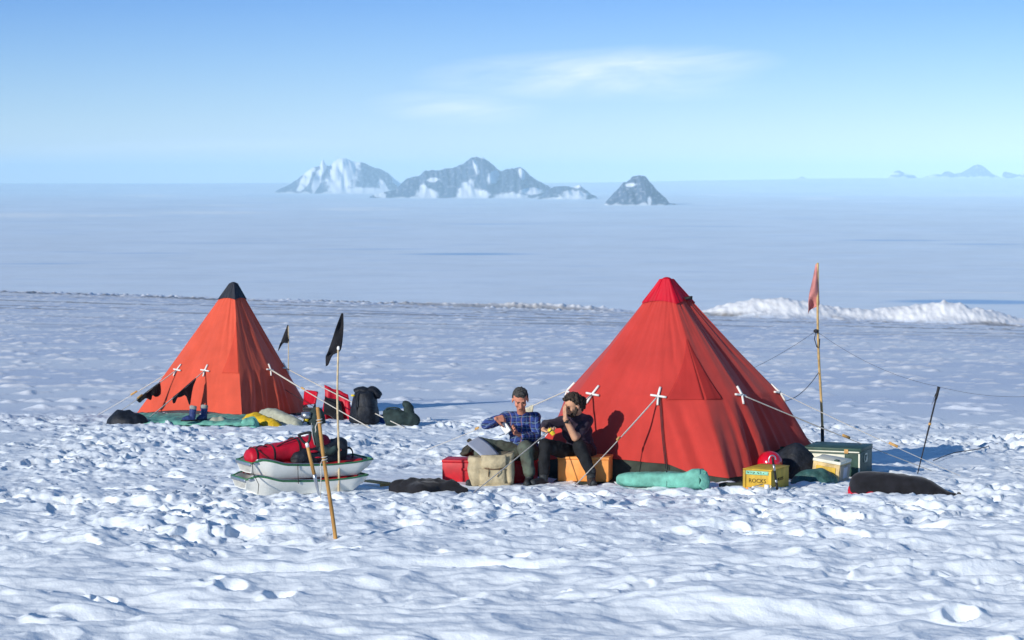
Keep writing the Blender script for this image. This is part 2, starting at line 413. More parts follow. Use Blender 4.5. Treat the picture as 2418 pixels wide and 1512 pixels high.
def build_ground():
    r = [0.6]
    while r[-1] < 13: r.append(r[-1] * 1.12)
    while r[-1] < 31: r.append(r[-1] * 1.00135)
    while r[-1] < 50: r.append(r[-1] * 1.0018)
    while r[-1] < 206: r.append(r[-1] * (1.0042 if r[-1] < 176 else 1.0016))
    while r[-1] < 1900: r.append(r[-1] * 1.07)
    rows = np.arange(YH + F * 150 / r[-1], YH + 36, -1.1)
    r += list(F * 150 / (rows - YH)[1:])
    while r[-1] < 63000: r.append(r[-1] * 1.012)
    r = np.array(r)
    inner = np.arange(-R(13.2), R(13.2), .00062)
    k = [R(13.25)]
    while k[-1] < math.pi - .02: k.append(k[-1] + max(.004, (k[-1] - R(13.1)) * .22))
    k[-1] = math.pi
    k = np.array(k); a = np.concatenate([-k[::-1], inner, k[:-1]])
    nr, na = len(r), len(a)
    Rr, Aa = np.meshgrid(r, a, indexing='ij')
    X, Y = Rr * np.sin(Aa), Rr * np.cos(Aa)
    Z = np.zeros_like(X); C = np.ones(X.shape + (4,))
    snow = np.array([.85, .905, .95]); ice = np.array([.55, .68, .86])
    # near part
    kn = r < 206
    x, y = X[kn], Y[kn]
    yy = np.maximum(y, 0)
    Z[kn] = np.where(y > 0, camp_macro(x, yy), -SL * y) + detail(x, yy) * (y > 0)
    kb = (r > 170) & kn
    xb, yb = X[kb], Y[kb]
    Z[kb] += banks(xb, yb) + crest_bits(xb, yb)
    # real colour of the surface: fresh snow, blue-grey wind crust, grit along the crest
    c = np.ones(x.shape + (3,)) * snow
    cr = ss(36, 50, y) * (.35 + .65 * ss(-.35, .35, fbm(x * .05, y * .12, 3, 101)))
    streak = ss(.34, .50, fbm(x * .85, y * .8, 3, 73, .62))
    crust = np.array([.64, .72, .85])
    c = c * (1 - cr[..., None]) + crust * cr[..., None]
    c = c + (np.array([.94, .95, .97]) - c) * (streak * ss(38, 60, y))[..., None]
    g1 = ss(90, 150, y) * ss(.15, .5, fbm(x * .06, y * .22, 4, 107, .65)) * .62
    edge = ss(172, 180, y) * ss(188, 183, y) * ss(.0, .3, fbm(x * .9, y * .7, 4, 109, .75) + .05)
    bank = banks(x, y) * (y > 160)
    g2 = np.clip(g1 + edge * .28, 0, .85)
    grit = np.array([.20, .18, .16])
    g2 = g2 * ss(.5, .1, bank)
    c = c + (np.array([.95, .96, .97]) - c) * ss(.05, .4, bank)[..., None]
    dirt = ss(.3, .55, fbm(x * 1.4, y * .9, 3, 111)) * .15 * ss(.1, .5, bank)
    g2 = np.maximum(g2, dirt)
    c = c * (1 - g2[..., None]) + grit * g2[..., None]
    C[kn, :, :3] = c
    # falling slope and far plain
    kf = ~kn
    x, y = X[kf], Y[kf]; rr = Rr[kf]
    zn = camp_macro(x, np.maximum(y, 200)); zp = plain_z(x, y)
    zz = np.where(rr < 1900, np.maximum(zn, zp), zp)
    back = y < 0
    zz = np.where(back & (rr < 1900), -SL * y * 1.0, zz)
    zz = np.where(back & (rr >= 1900), np.minimum(84, -SL * y), zz)
    zz = np.where(~back & (rr < 1900) & (np.abs(Aa[kf]) > 1.2), np.maximum(zz, zp + (84 * ss(1.2, 1.6, np.abs(Aa[kf])) + 60) * ss(1900, 300, rr)), zz)
    Z[kf] = zz
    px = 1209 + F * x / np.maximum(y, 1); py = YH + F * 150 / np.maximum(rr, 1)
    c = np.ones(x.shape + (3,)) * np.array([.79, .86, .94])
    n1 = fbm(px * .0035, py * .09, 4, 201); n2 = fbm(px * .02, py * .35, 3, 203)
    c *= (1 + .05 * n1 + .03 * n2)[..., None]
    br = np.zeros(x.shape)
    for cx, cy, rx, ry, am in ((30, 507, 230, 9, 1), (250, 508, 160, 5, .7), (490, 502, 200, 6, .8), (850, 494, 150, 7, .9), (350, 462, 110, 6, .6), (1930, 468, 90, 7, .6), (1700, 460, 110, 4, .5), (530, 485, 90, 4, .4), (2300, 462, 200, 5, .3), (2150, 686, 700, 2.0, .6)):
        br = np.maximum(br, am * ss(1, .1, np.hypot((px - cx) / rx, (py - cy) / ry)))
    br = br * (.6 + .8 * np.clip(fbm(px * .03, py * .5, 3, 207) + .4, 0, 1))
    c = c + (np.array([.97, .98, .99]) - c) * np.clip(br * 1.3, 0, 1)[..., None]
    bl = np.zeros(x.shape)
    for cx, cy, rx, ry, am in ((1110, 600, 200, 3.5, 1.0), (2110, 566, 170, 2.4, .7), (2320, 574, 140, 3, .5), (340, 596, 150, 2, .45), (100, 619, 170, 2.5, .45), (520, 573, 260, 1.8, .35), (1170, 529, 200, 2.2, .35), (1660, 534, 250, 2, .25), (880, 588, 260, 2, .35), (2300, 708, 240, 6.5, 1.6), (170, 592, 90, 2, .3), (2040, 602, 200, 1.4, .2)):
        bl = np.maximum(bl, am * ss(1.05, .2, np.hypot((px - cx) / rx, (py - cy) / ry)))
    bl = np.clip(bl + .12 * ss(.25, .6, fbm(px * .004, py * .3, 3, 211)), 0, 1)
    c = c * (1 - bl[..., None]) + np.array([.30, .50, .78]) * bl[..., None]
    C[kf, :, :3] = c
    V = np.stack([X, Y, Z], -1).reshape(-1, 3).astype(np.float32)
    c0 = np.array([[0, 0, 0]], np.float32)
    V = np.vstack([V, c0]); n = len(V)
    i, j = np.meshgrid(np.arange(nr - 1), np.arange(na), indexing='ij'); j2 = (j + 1) % na
    Q = np.stack([i * na + j, i * na + j2, (i + 1) * na + j2, (i + 1) * na + j], -1).reshape(-1, 4)
    Q = Q[:, ::-1]
    jj = np.arange(na); Tt = np.stack([np.full(na, n - 1), (jj + 1) % na, jj], -1)[:, ::-1]
    loops = np.concatenate([Q.ravel(), Tt.ravel()]).astype(np.int32)
    starts = np.concatenate([np.arange(len(Q)) * 4, len(Q) * 4 + np.arange(na) * 3]).astype(np.int32)
    me = bpy.data.meshes.new('snow_ground')
    me.vertices.add(n); me.vertices.foreach_set('co', V.ravel())
    me.loops.add(len(loops)); me.loops.foreach_set('vertex_index', loops)
    me.polygons.add(len(starts)); me.polygons.foreach_set('loop_start', starts)
    me.update(calc_edges=True)
    me.polygons.foreach_set('use_smooth', np.ones(len(starts), bool))
    at = me.color_attributes.new('albedo', 'FLOAT_COLOR', 'POINT')
    CC = np.vstack([C.reshape(-1, 4), [[.86, .9, .95, 1]]]).astype(np.float32)
    at.data.foreach_set('color', CC.ravel())
    o = bpy.data.objects.new('snow_ground', me); COL.objects.link(o); tag(o, kind='structure')
    m_ = bpy.data.materials.new('snow'); m_.use_nodes = True; nt = m_.node_tree; nt.nodes.clear()
    out = nd(nt, 'ShaderNodeOutputMaterial'); p = nd(nt, 'ShaderNodeBsdfPrincipled'); p.inputs['Roughness'].default_value = .55
    p.inputs['Specular IOR Level'].default_value = .25
    ca = nd(nt, 'ShaderNodeVertexColor', layer_name='albedo'); nt.links.new(ca.outputs[0], p.inputs['Base Color'])
    co = nd(nt, 'ShaderNodeTexCoord'); n2 = nd(nt, 'ShaderNodeTexNoise'); n2.inputs['Scale'].default_value = 14; n2.inputs['Detail'].default_value = 6; n2.inputs['Roughness'].default_value = .65
    nt.links.new(co.outputs['Object'], n2.inputs['Vector'])
    b = nd(nt, 'ShaderNodeBump'); b.inputs['Strength'].default_value = .5; b.inputs['Distance'].default_value = .025
    nt.links.new(n2.outputs[0], b.inputs['Height']); nt.links.new(b.outputs[0], p.inputs['Normal']); nt.links.new(p.outputs[0], out.inputs[0])
    me.materials.append(m_)
    return o
ground = build_ground()
# ------------------------------------------------------------------ mountains
def rockmat():
    m_ = bpy.data.materials.new('rock_and_snow'); m_.use_nodes = True; nt = m_.node_tree; nt.nodes.clear()
    out = nd(nt, 'ShaderNodeOutputMaterial'); p = nd(nt, 'ShaderNodeBsdfPrincipled'); p.inputs['Roughness'].default_value = .9; p.inputs['Specular IOR Level'].default_value = .1
    ca = nd(nt, 'ShaderNodeVertexColor', layer_name='albedo'); nt.links.new(ca.outputs[0], p.inputs['Base Color']); nt.links.new(p.outputs[0], out.inputs[0])
    return m_
M['hazy_rock'] = rockmat()
def mountain(sil, ybase, Y, depth, seed, snows, snowline=.28, zb=None, rough=1.0, label=None):
    """sil: (px, py) skyline; the mass rises from the plain at distance Y"""
    sil = np.array(sil, float); x0, x1 = sil[0, 0], sil[-1, 0]
    nu, nv = int((x1 - x0) * .95), 90
    u = np.linspace(x0, x1, nu); sk = np.interp(u, sil[:, 0], sil[:, 1])
    sk = sk + rough * (1.8 * pn(u * .11, u * 0 + seed, seed) + 0.9 * pn(u * .3, u * 0 + seed, seed + 1)) * np.clip((ybase - sk) / 12, 0, 1)
    H = np.clip((ybase - sk), 0, None) * Y / F
    v = np.linspace(-1, 1, nv)
    Ug, Vg = np.meshgrid(u, v, indexing='ij'); Hg = H[:, None]
    xw = (Ug - 1209) / F * Y
    yw = Y + depth * .5 + Vg * depth * .5
    xw = xw * yw / Y
    # buttress and gully relief
    gul = fbm(Ug * .035 + seed, Vg * 1.3 + .3 * pn(Ug * .02, Vg, seed), 3, seed + 20, .5)
    rid = 1 - np.abs(fbm(Ug * .022 + .6 * Vg, Vg * .8, 3, seed + 30)) * 1.6
    fall = np.clip(1 - np.abs(Vg) ** 1.15, 0, 1)
    edge = np.clip((1 - np.abs(Vg)) * 3, 0, 1)
    z = Hg * np.clip(fall * (.86 + .16 * rid) + .07 * gul * fall * (1 - fall) * 4, 0, None)
    # keep the drawn skyline exact at the crest
    mx_ = z.max(axis=1, keepdims=True); z = z * np.where(mx_ > 1, Hg / np.maximum(mx_, 1), 1)
    z = z * edge
    kz = np.ones(7) / 7; zs = np.apply_along_axis(lambda q: np.convolve(np.pad(q, 3, 'edge'), kz, 'valid'), 0, z); z = .25 * z + .75 * zs
    base = (HC + (YH - ybase) / F * Y) if zb is None else zb
    Z = base - 8 * (Y / 20000) + z
    slope = np.hypot(*np.gradient(z)) / (np.abs(xw[1, 0] - xw[0, 0]) + 1)
    py = YH - (Z - HC) / yw * F
    sn = np.zeros_like(z)
    nn = fbm(Ug * .06, py * .09, 4, seed + 40)
    for sx, sy, rx, ry, tl in snows:
        dx = (Ug - sx) - tl * (py - sy)
        sn = np.maximum(sn, ss(1.15, .75, np.hypot(dx / (rx * 1.12), (py - sy) / (ry * 1.12)) + .24 * nn))
    fr = ss(.30, .5, fbm(Ug * .12, py * .16, 3, seed + 44)) * .7
    foot = ss(5.5, 1.0, (ybase - py) + 5 * fbm(Ug * .03, Ug * 0, 3, seed + 50))
    sn = np.clip(np.maximum(np.maximum(sn, fr * snowline), foot * .9), 0, 1)
    hazy_rock = np.array([.055, .08, .15]) * (1 + .35 * fbm(Ug * .15, py * .2, 3, seed + 60))[..., None]  # blue of the distant air put into the stone's own colour
    c = hazy_rock * (1 - sn[..., None]) + np.array([.88, .91, .95]) * sn[..., None]
    V = np.stack([xw, yw, Z], -1).reshape(-1, 3)
    Fc = [(i * nv + j, (i + 1) * nv + j, (i + 1) * nv + j + 1, i * nv + j + 1) for i in range(nu - 1) for j in range(nv - 1)]
    me = bpy.data.meshes.new('mountain'); me.from_pydata(V.tolist(), [], Fc); me.update()
    at = me.color_attributes.new('albedo', 'FLOAT_COLOR', 'POINT')
    at.data.foreach_set('color', np.concatenate([np.clip(c, .02, 1).reshape(-1, 3), np.ones((len(V), 1))], 1).astype(np.float32).ravel())
    me.polygons.foreach_set('use_smooth', [False] * len(me.polygons))
    me.materials.append(M['hazy_rock'])
    o = bpy.data.objects.new('mountain', me); COL.objects.link(o); tag(o, kind='structure')
    if label: tag(o, label)
    return o
mountain([(645, 458), (655, 449), (680, 437), (700, 424), (722, 404), (735, 394), (748, 389), (757, 386), (763, 367), (770, 386), (780, 388), (788, 378), (800, 368), (815, 367), (832, 375), (860, 379), (880, 390), (900, 396), (918, 406), (932, 420), (946, 432), (975, 440), (1000, 452), (1030, 459)],
         458, 25500, 4200, 3, [(810, 405, 34, 60, -.25), (765, 390, 8, 16, 0), (722, 425, 11, 28, -.5), (748, 428, 9, 26, -.3), (735, 402, 10, 7, -.6), (860, 452, 52, 9, 0), (795, 445, 18, 14, 0), (850, 380, 24, 4, .2), (935, 428, 7, 16, .6), (960, 437, 22, 7, .2), (905, 440, 8, 16, .5)], label='left snow-streaked mountain massif on the horizon')
mountain([(865, 470), (885, 460), (915, 452), (935, 448), (948, 432), (960, 420), (975, 415), (990, 413), (1003, 400), (1020, 398), (1035, 399), (1050, 394), (1070, 392), (1090, 384), (1103, 375), (1112, 367), (1125, 364), (1142, 367), (1158, 378), (1172, 393), (1182, 400), (1200, 395), (1215, 392), (1228, 389), (1240, 398), (1252, 412), (1270, 425), (1295, 438), (1310, 455), (1325, 471)],
         470, 19500, 3300, 11, [(1165, 418, 13, 16, -.2), (1124, 395, 5, 17, .3), (1150, 372, 18, 5, .3), (1100, 450, 16, 24, -.3), (1125, 460, 30, 14, .4), (1010, 460, 24, 14, .2), (1000, 452, 10, 16, 0), (1022, 425, 14, 5, -.6), (1232, 412, 6, 14, .3), (1205, 464, 38, 8, -.2), (1255, 452, 24, 8, -.2), (1030, 399, 16, 3, 0), (895, 458, 14, 9, .5)], label='central rocky mountain massif with the highest peak')
mountain([(1262, 473), (1280, 462), (1292, 448), (1310, 439), (1335, 438), (1352, 441), (1368, 434), (1380, 446), (1396, 458), (1408, 464), (1415, 473)],
         473, 18400, 1900, 17, [(1356, 462, 30, 11, .4), (1362, 440, 9, 5, 0), (1330, 470, 40, 4, 0)], label='low rocky hill right of the central massif')
mountain([(1425, 486), (1436, 470), (1452, 452), (1466, 437), (1470, 428), (1478, 430), (1492, 415), (1510, 411), (1524, 414), (1536, 430), (1548, 445), (1560, 458), (1574, 470), (1578, 480), (1600, 483), (1606, 486)],
         486, 14050, 1500, 23, [(1490, 437, 14, 4, -.5), (1533, 476, 4, 12, 0)], snowline=.35, label='small dark rocky peak standing alone on the plain')
for s_, yb, sd_, sn_, lb in (([(2170, 419), (2190, 412), (2206, 409), (2220, 410), (2228, 402), (2240, 402), (2252, 408), (2270, 404), (2284, 396), (2296, 388), (2306, 384), (2320, 389), (2332, 400), (2345, 410), (2360, 416), (2368, 421)], 421, 31, [(2200, 417, 10, 3, 0)], 'far rocky mountain at the right edge of the plain'),
                     ([(2362, 422), (2366, 404), (2372, 402), (2390, 407), (2402, 411), (2412, 404), (2424, 400), (2445, 397), (2470, 408), (2490, 422)], 422, 37, [(2414, 408, 8, 5, 0)], 'farthest right rocky mountain cut by the picture edge'),
                     ([(2092, 421), (2104, 408), (2112, 401), (2121, 399), (2130, 404), (2140, 408), (2156, 411), (2170, 421)], 421, 41, [(2105, 411, 16, 3, 0), (2145, 411, 12, 3, 0)], 'tiny snow-footed peak on the right horizon'),
                     ([(1876, 423), (1884, 417), (1892, 414), (1900, 417), (1910, 423)], 423, 43, [], 'speck of a peak on the far horizon')):
    mountain(s_, yb, 37000, 3600, sd_, sn_, .3, rough=.5, label=lb)
HAZE_D = 3.4e-5
# ------------------------------------------------------------------ materials of the camp
M['tent_red'] = mat('red_tent_cotton', (.56, .045, .035), .85, .10, 3, .25, 90, .003, trans=.10, tcol=(.55, .06, .03), sheen=.2)
M['tent_orange'] = mat('orange_red_tent_cotton', (.70, .095, .050), .85, .10, 3, .25, 90, .003, trans=.10, tcol=(.6, .10, .03), sheen=.2)
M['cap_red'] = mat('crimson_vinyl', (.56, .004, .022), .5, .1, 5, .2, 50, .003)
M['cap_navy'] = mat('charcoal_vinyl', (.022, .026, .04), .5, .2, 5, .2, 50, .003)
M['valance_green'] = mat('dark_green_valance', (.045, .055, .042), .85, .3, 6)
M['valance_grey'] = mat('dark_grey_valance', (.06, .055, .07), .85, .3, 6)
M['webbing'] = mat('white_webbing', (.80, .78, .74), .8, .1, 20)
M['rope'] = mat('pale_rope', (.62, .58, .52), .85, .2, 60, .4, 300, .002)
M['dark_rope'] = mat('dark_cord', (.03, .03, .035), .8)
M['wood'] = mat('varnished_wood', (.52, .27, .075), .55, .35, 14, .2, 60, .002, stretch=(1, 1, .15))
M['toggle'] = mat('wooden_toggle', (.62, .36, .13), .6, .2, 30)
M['bamboo'] = mat('bamboo_cane', (.60, .40, .17), .55, .3, 9, .25, 40, .003)
M['bamboo_pale'] = mat('pale_bamboo', (.66, .52, .32), .55, .3, 9, .25, 40, .003)
M['black_cloth'] = mat('black_cloth', (.012, .012, .017), .9, .4, 10, .4, 80, .004, sheen=.15)
M['black_nylon'] = mat('black_nylon', (.014, .018, .028), .6, .4, 10, .6, 22, .02)
M['pink_cloth'] = mat('faded_pink_cloth', (.72, .30, .28), .85, .2, 10, .3, 60, .003, trans=.2)
M['red_nylon'] = mat('red_nylon', (.55, .008, .03), .5, .2, 8, .4, 30, .006)
M['red_paint'] = mat('red_paint', (.55, .014, .025), .5, .18, 9, .15, 40, .002)
M['orange_paint'] = mat('orange_paint', (.92, .36, .09), .5, .14, 6, .15, 40, .002)
M['yellow_paint'] = mat('yellow_painted_wood', (.66, .42, .045), .6, .25, 10, .3, 40, .003, stretch=(1, 1, .3))
M['pale_yellow'] = mat('weathered_yellow_wood', (.68, .50, .24), .65, .3, 10, .3, 40, .003)
M['ink'] = mat('faded_black_stencil', (.09, .055, .02), .8, .5, 60)
M['mint_paint'] = mat('mint_green_label', (.28, .62, .45), .6, .25, 30)
M['teal_cloth'] = mat('teal_groundsheet', (.17, .47, .38), .75, .3, 6, .6, 16, .02)
M['dark_teal'] = mat('dark_green_nylon', (.05, .13, .12), .5, .45, 8, .6, 16, .03)
M['green_pack'] = mat('dark_green_canvas', (.028, .05, .05), .8, .4, 9, .4, 50, .005)
M['canvas'] = mat('beige_canvas', (.50, .42, .27), .9, .3, 7, .6, 24, .012)
M['beige_foam'] = mat('grey_beige_foam', (.42, .43, .34), .85, .2, 8, .4, 40, .005)
M['yellow_bag'] = mat('yellow_nylon', (.72, .46, .02), .55, .3, 10, .4, 30, .006)
M['pulk'] = mat('white_fibreglass', (.85, .84, .78), .38, .10, 5, .08, 20, .003, coat=.15)
M['green_rim'] = mat('green_rim', (.05, .20, .09), .5, .2, 10)
M['pulk_in'] = mat('red_sledge_cover', (.40, .012, .025), .6, .3, 8, .4, 30, .004)
M['alu'] = mat('grey_metal', (.55, .57, .60), .35, .1, 30, .1, metal=.9, spec=.5)
M['green_box'] = mat('dark_green_paint', (.035, .085, .065), .5, .3, 10, .2, 40, .002)
M['cream'] = mat('cream_paint', (.78, .76, .62), .55, .12, 12, .2, 40, .002)
M['grey_side'] = mat('weathered_grey_board', (.36, .33, .28), .7, .25, 12, .3, 40, .003)
M['blue_boot'] = mat('blue_boot', (.03, .05, .17), .6, .3, 20)
M['grey_felt'] = mat('grey_felt', (.30, .32, .30), .9, .3, 20)
M['white_enamel'] = mat('white_enamel', (.85, .84, .80), .3, .05, 20, .05)
M['clear'] = mat('cloudy_plastic', (.62, .66, .76), .25, .1, 6, .2, 20, .003, trans=.35)
M['helmet'] = mat('glossy_red_shell', (.62, .004, .02), .12, .05, 5, 0, coat=.6, spec=.6)
M['khaki'] = mat('dark_khaki_coat', (.06, .055, .04), .85, .4, 10, .4, 40, .005)
M['black_rubber'] = mat('black_rubber', (.02, .02, .022), .6, .3, 10)
M['yellow_can'] = mat('yellow_tin', (.85, .62, .04), .35, .2, 50)
M['page'] = mat('paper', (.84, .84, .82), .7, .05, 30)
# ------------------------------------------------------------------ tents
def tent(name, C, apex, tc, pulls, hems, folds, mats, label, fold_seed, peaks):
    """C: four ground corners (left, near, right, back); apex (x,y,height)"""
    C = [np.array([c[0], c[1], mz(c[1]) + .0]) for c in C]
    cen = sum(C) / 4
    A = np.array([apex[0], apex[1], mz(apex[1]) + apex[2]])
    rt = root(name, (cen[0], cen[1], cen[2]), label, 'tent')
    def surf(i, u, t, off=0.0, raw=False):
        u = np.asarray(u, float); t = np.asarray(t, float)
        a, b = C[i], C[(i + 1) % 4]
        n = nrm([(b - a)[1], -(b - a)[0], 0])
        if np.dot(n[:2], (cen - a)[:2]) > 0: n = -n
        ta, tb = A + (a - cen) * .035, A + (b - cen) * .035
        ta = ta * 1; tb = tb * 1; ta[2] = tb[2] = A[2]
        base = a + (b - a) * u[..., None]; top = ta + (tb - ta) * u[..., None]
        P = base + (top - base) * t[..., None]
        bulge = 0
        for u0, amt in pulls[i]:
            g = np.where(u < u0, u / max(u0, .02), (1 - u) / max(1 - u0, .02)); g = np.clip(g, 0, 1) ** .9
            f = np.where(t < tc, np.clip(t / tc, 0, 1) ** .75, np.clip((1 - t) / (1 - tc), 0, 1) ** 1.15)
            bulge = np.maximum(bulge, amt * g * f)
        edge = np.clip(np.minimum(u, 1 - u) * 8, 0, 1)
        w = 0
        if not raw:
            lo = np.clip((tc - t) / tc, 0, 1)
            # hanging folds below the guy points, tension creases above
            fa, fc, fsk = folds[i]
            cen_w = np.exp(-((u - fc) / .33) ** 2)
            ph = u * 34 + 3 * pn(u * 3, t * 1.2, fold_seed + i) + fsk * (tc - t) * 9
            w = fa * lo ** .7 * cen_w * (1 - 1.6 * np.abs(np.sin(ph * .5)) ** .7 + .35 * np.sin(ph * 1.7 + 1)) * edge
            w = w + .010 * fbm(u * 9 + fsk * t * 2, t * 2.0, 3, fold_seed + 10 + i) * edge
            up = np.clip((t - tc) / (1 - tc), 0, 1)
            w = w - .014 * np.exp(-((u - .86) / .2) ** 2) * np.sin(up * math.pi) * (1 - np.abs(np.sin(u * 26 + up * 2.2 + i))) * edge
            w = w - .035 * (1 - np.abs(2 * u - 1) ** 2) * np.sin(np.clip(t, 0, 1) * math.pi) * .6
        return P + n * (bulge + w + off)[..., None]
    nu, nt_ = 72, 110
    V, Fc = [], []
    def grid(i, t0, t1, n1, n2, off=0.0, flare=0.0):
        u = np.linspace(0, 1, n1); lo = t0(u) if callable(t0) else np.full(n1, t0); hi = t1(u) if callable(t1) else np.full(n1, t1)
        s = np.linspace(0, 1, n2)[None]
        t = lo[:, None] * (1 - s) + hi[:, None] * s
        G = surf(i, np.repeat(u[:, None], n2, 1), t, off)
        return G
    def radial(G, off):
        H = G - A; H[..., 2] = 0; H /= np.linalg.norm(H, axis=-1)[..., None] + 1e-6
        return G + H * off
    def patchwork(grids):
        V, Fc, o = [], [], 0
        for G in grids:
            a, b = G.shape[:2]
            V.append(G.reshape(-1, 3))
            Fc += [(o + x * b + y, o + (x + 1) * b + y, o + (x + 1) * b + y + 1, o + x * b + y + 1) for x in range(a - 1) for y in range(b - 1)]
            o += a * b
        return np.vstack(V), Fc
    def weld(VF, d=.0008):
        bm = bmesh.new(); vs = [bm.verts.new(v) for v in VF[0]]
        for f in VF[1]:
            try: bm.faces.new([vs[k] for k in f])
            except ValueError: pass
        bmesh.ops.remove_doubles(bm, verts=bm.verts, dist=d); bm.verts.index_update()
        r = np.array([tuple(v.co) for v in bm.verts]), [tuple(v.index for v in f.verts) for f in bm.faces]; bm.free(); return r
    capt = .885
    add('canvas', weld(patchwork([grid(i, hems[i], .97, nu, nt_) for i in range(4)])), mats[0], rt)
    add('valance', weld(patchwork([grid(i, -.03, lambda u, i=i: hems[i](u) + .01, nu, 10, -.018) for i in range(4)])), mats[2], rt)
    cg = [grid(i, lambda u: capt - .012 * np.abs(2 * u - 1) ** 2 * 1.3 + .006, 1.0, 30, 16, 0) for i in range(4)]; cg = [radial(G, .020) for G in cg]
    capm = weld(patchwork(cg), .004)
    add('cap', merge(capm, ball(A + np.array([0, 0, -.012]), (.062, .062, .035), 18, 8)), mats[1], rt)
    # webbing crosses and guy ropes
    for (i, u0, anchor, tog, rad, tw, rmat, dark) in peaks:
        c = surf(i, np.array(u0), np.array(tc), .012)
        if not dark:
            parts = []
            for du, dt in ((-.060, .004), (.060, -.006), (.012, .042), (-.006, -.045)):
                k = np.linspace(0, 1, 5)
                L = surf(i, np.clip(u0 + du * k, .001, .999), tc + dt * k, .016)
                L = np.where(np.isfinite(L), L, c)
                parts.append(tube(L, .015, 6, .013, 4))
            add('guy_patch', merge(*parts, ball(c, (.016, .016, .016), 8, 6)), M['webbing'], rt)
        a = np.array(anchor, float); dz = a - c
        k = np.linspace(0, 1, 24)[:, None]
        line = c + dz * k; line[:, 2] -= .015 * np.sin(k[:, 0] * math.pi)
        kk = int(tog * 23)
        rr = np.where(np.arange(24) < kk, rad * 1.5, rad)
        rp = add('guy_rope', tube(line, rr, 6), M['dark_rope'] if dark else rmat, rt)
        q0, q1 = c + dz * (tog - tw / np.linalg.norm(dz)), c + dz * (tog + tw / np.linalg.norm(dz))
        add('toggle', beam(q0, q1, .022 if not dark else .02, .034 if not dark else .02, bev=.006), M['black_rubber'] if dark else M['toggle'], rp)
    return rt, surf, C, A
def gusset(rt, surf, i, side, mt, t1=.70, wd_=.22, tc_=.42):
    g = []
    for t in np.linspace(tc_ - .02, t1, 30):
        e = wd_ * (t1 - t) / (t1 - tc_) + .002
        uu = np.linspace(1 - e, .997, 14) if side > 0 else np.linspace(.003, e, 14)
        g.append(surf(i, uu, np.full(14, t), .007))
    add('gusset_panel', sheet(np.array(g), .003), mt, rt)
def ga(px, py, dz=-.03):
    g = Gp(px, py); g[2] += dz; return g
flat = lambda h: (lambda u: np.full(np.shape(u), h) if np.ndim(u) else h)
# big red tent, right
rt1, surf1, C1, A1 = tent('pyramid_tent', [(.04, 28.95), (2.53, 27.80), (4.02, 29.90), (1.55, 31.05)], (1.88, 29.35, 2.40), .425,
    {0: [(.15, .12), (.69, .20)], 1: [(.33, .24), (.9, .26)], 2: [(.2, .25)], 3: [(.80, .36)]},
    {0: lambda u: .085 - .05 * u ** 2 + .035 * ss(.86, .70, u) * ss(0, .3, u), 1: lambda u: .035 + .12 * np.exp(-((u - .62) / .25) ** 2), 2: flat(.05), 3: flat(.06)},
    {0: (.055, .88, -.9), 1: (.085, .28, .4), 2: (.03, .5, 0), 3: (.03, .5, 0)},
    (M['tent_red'], M['cap_red'], M['valance_green']), 'large bright red pyramid tent with a crimson cap, two people sitting at its foot', 5,
    [(0, .15, ga(1100, 1172), .37, .006, .055, M['rope'], False), (0, .69, ga(1346, 1153), .46, .006, .03, M['rope'], False),
     (1, .33, ga(2215, 1112), .52, .0055, .06, M['rope'], False), (1, .90, ga(2290, 1128), .60, .0035, .06, M['rope'], False),
     (3, .80, ga(985, 1066), .57, .005, .055, M['rope'], False), (2, .30, ga(1990, 1085), .45, .004, .05, M['rope'], True)])
# far orange-red tent, left
rt2, surf2, C2, A2 = tent('pyramid_tent', [(-6.70, 42.72), (-4.66, 41.60), (-3.62, 43.56), (-5.58, 44.6)], (-4.97, 43.1, 2.37), .355,
    {0: [(.17, .10), (.57, .12)], 1: [(.50, .17), (.93, .08)], 2: [(.5, .12)], 3: [(.5, .06)]},
    {0: lambda u: .022 + .038 * np.sin(np.clip(u, 0, 1) * math.pi), 1: flat(.018), 2: flat(.03), 3: flat(.03)},
    {0: (.012, .8, -.4), 1: (.09, .45, .9), 2: (.03, .5, 0), 3: (.03, .5, 0)},
    (M['tent_orange'], M['cap_navy'], M['valance_grey']), 'smaller-looking orange-red pyramid tent with a black cap, standing further back on the left', 15,
    [(0, .17, ga(248, 992), .52, .006, .06, M['rope'], False), (0, .57, ga(330, 1000), .97, .006, .03, M['rope'], False),
     (1, .50, ga(884, 1012), .33, .009, .06, M['rope'], False), (1, .93, ga(972, 1014), .98, .006, .03, M['rope'], False),
     (3, .86, ga(220, 982), .50, .006, .07, M['rope'], False), (2, .6, ga(800, 990), .35, .005, .06, M['rope'], True)])
M['tent_red_shade'] = mat('red_panel_painted_shade', (.42, .028, .024), .85, .10, 3, .25, 90, .003)  # red gusset: shading beside the pole put into a darker panel colour
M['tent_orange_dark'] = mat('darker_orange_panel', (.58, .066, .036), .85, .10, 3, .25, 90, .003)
gusset(rt1, surf1, 0, 1, M['tent_red_shade'], .70, .24, .425); gusset(rt1, surf1, 1, -1, M['tent_red_shade'], .70, .14, .425)
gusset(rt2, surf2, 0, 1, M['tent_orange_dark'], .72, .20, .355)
# draw-cord hanging down the front of the red tent, vent pipe at its cap
k = np.linspace(0, 1, 14)
for du in (.0, .008):
    L = surf1(0, .70 + du + .012 * k, .43 - .36 * k, .022)
    add('draw_cord', tube(L, .005, 5), M['dark_rope'], rt1)
v0 = surf1(1, np.array(.55), np.array(.90), .02)
add('vent_pipe', tube([v0, v0 + np.array([.05, -.02, .012]), v0 + np.array([.09, -.02, .01])], [.022, .02, .026], 10), M['black_rubber'], rt1)
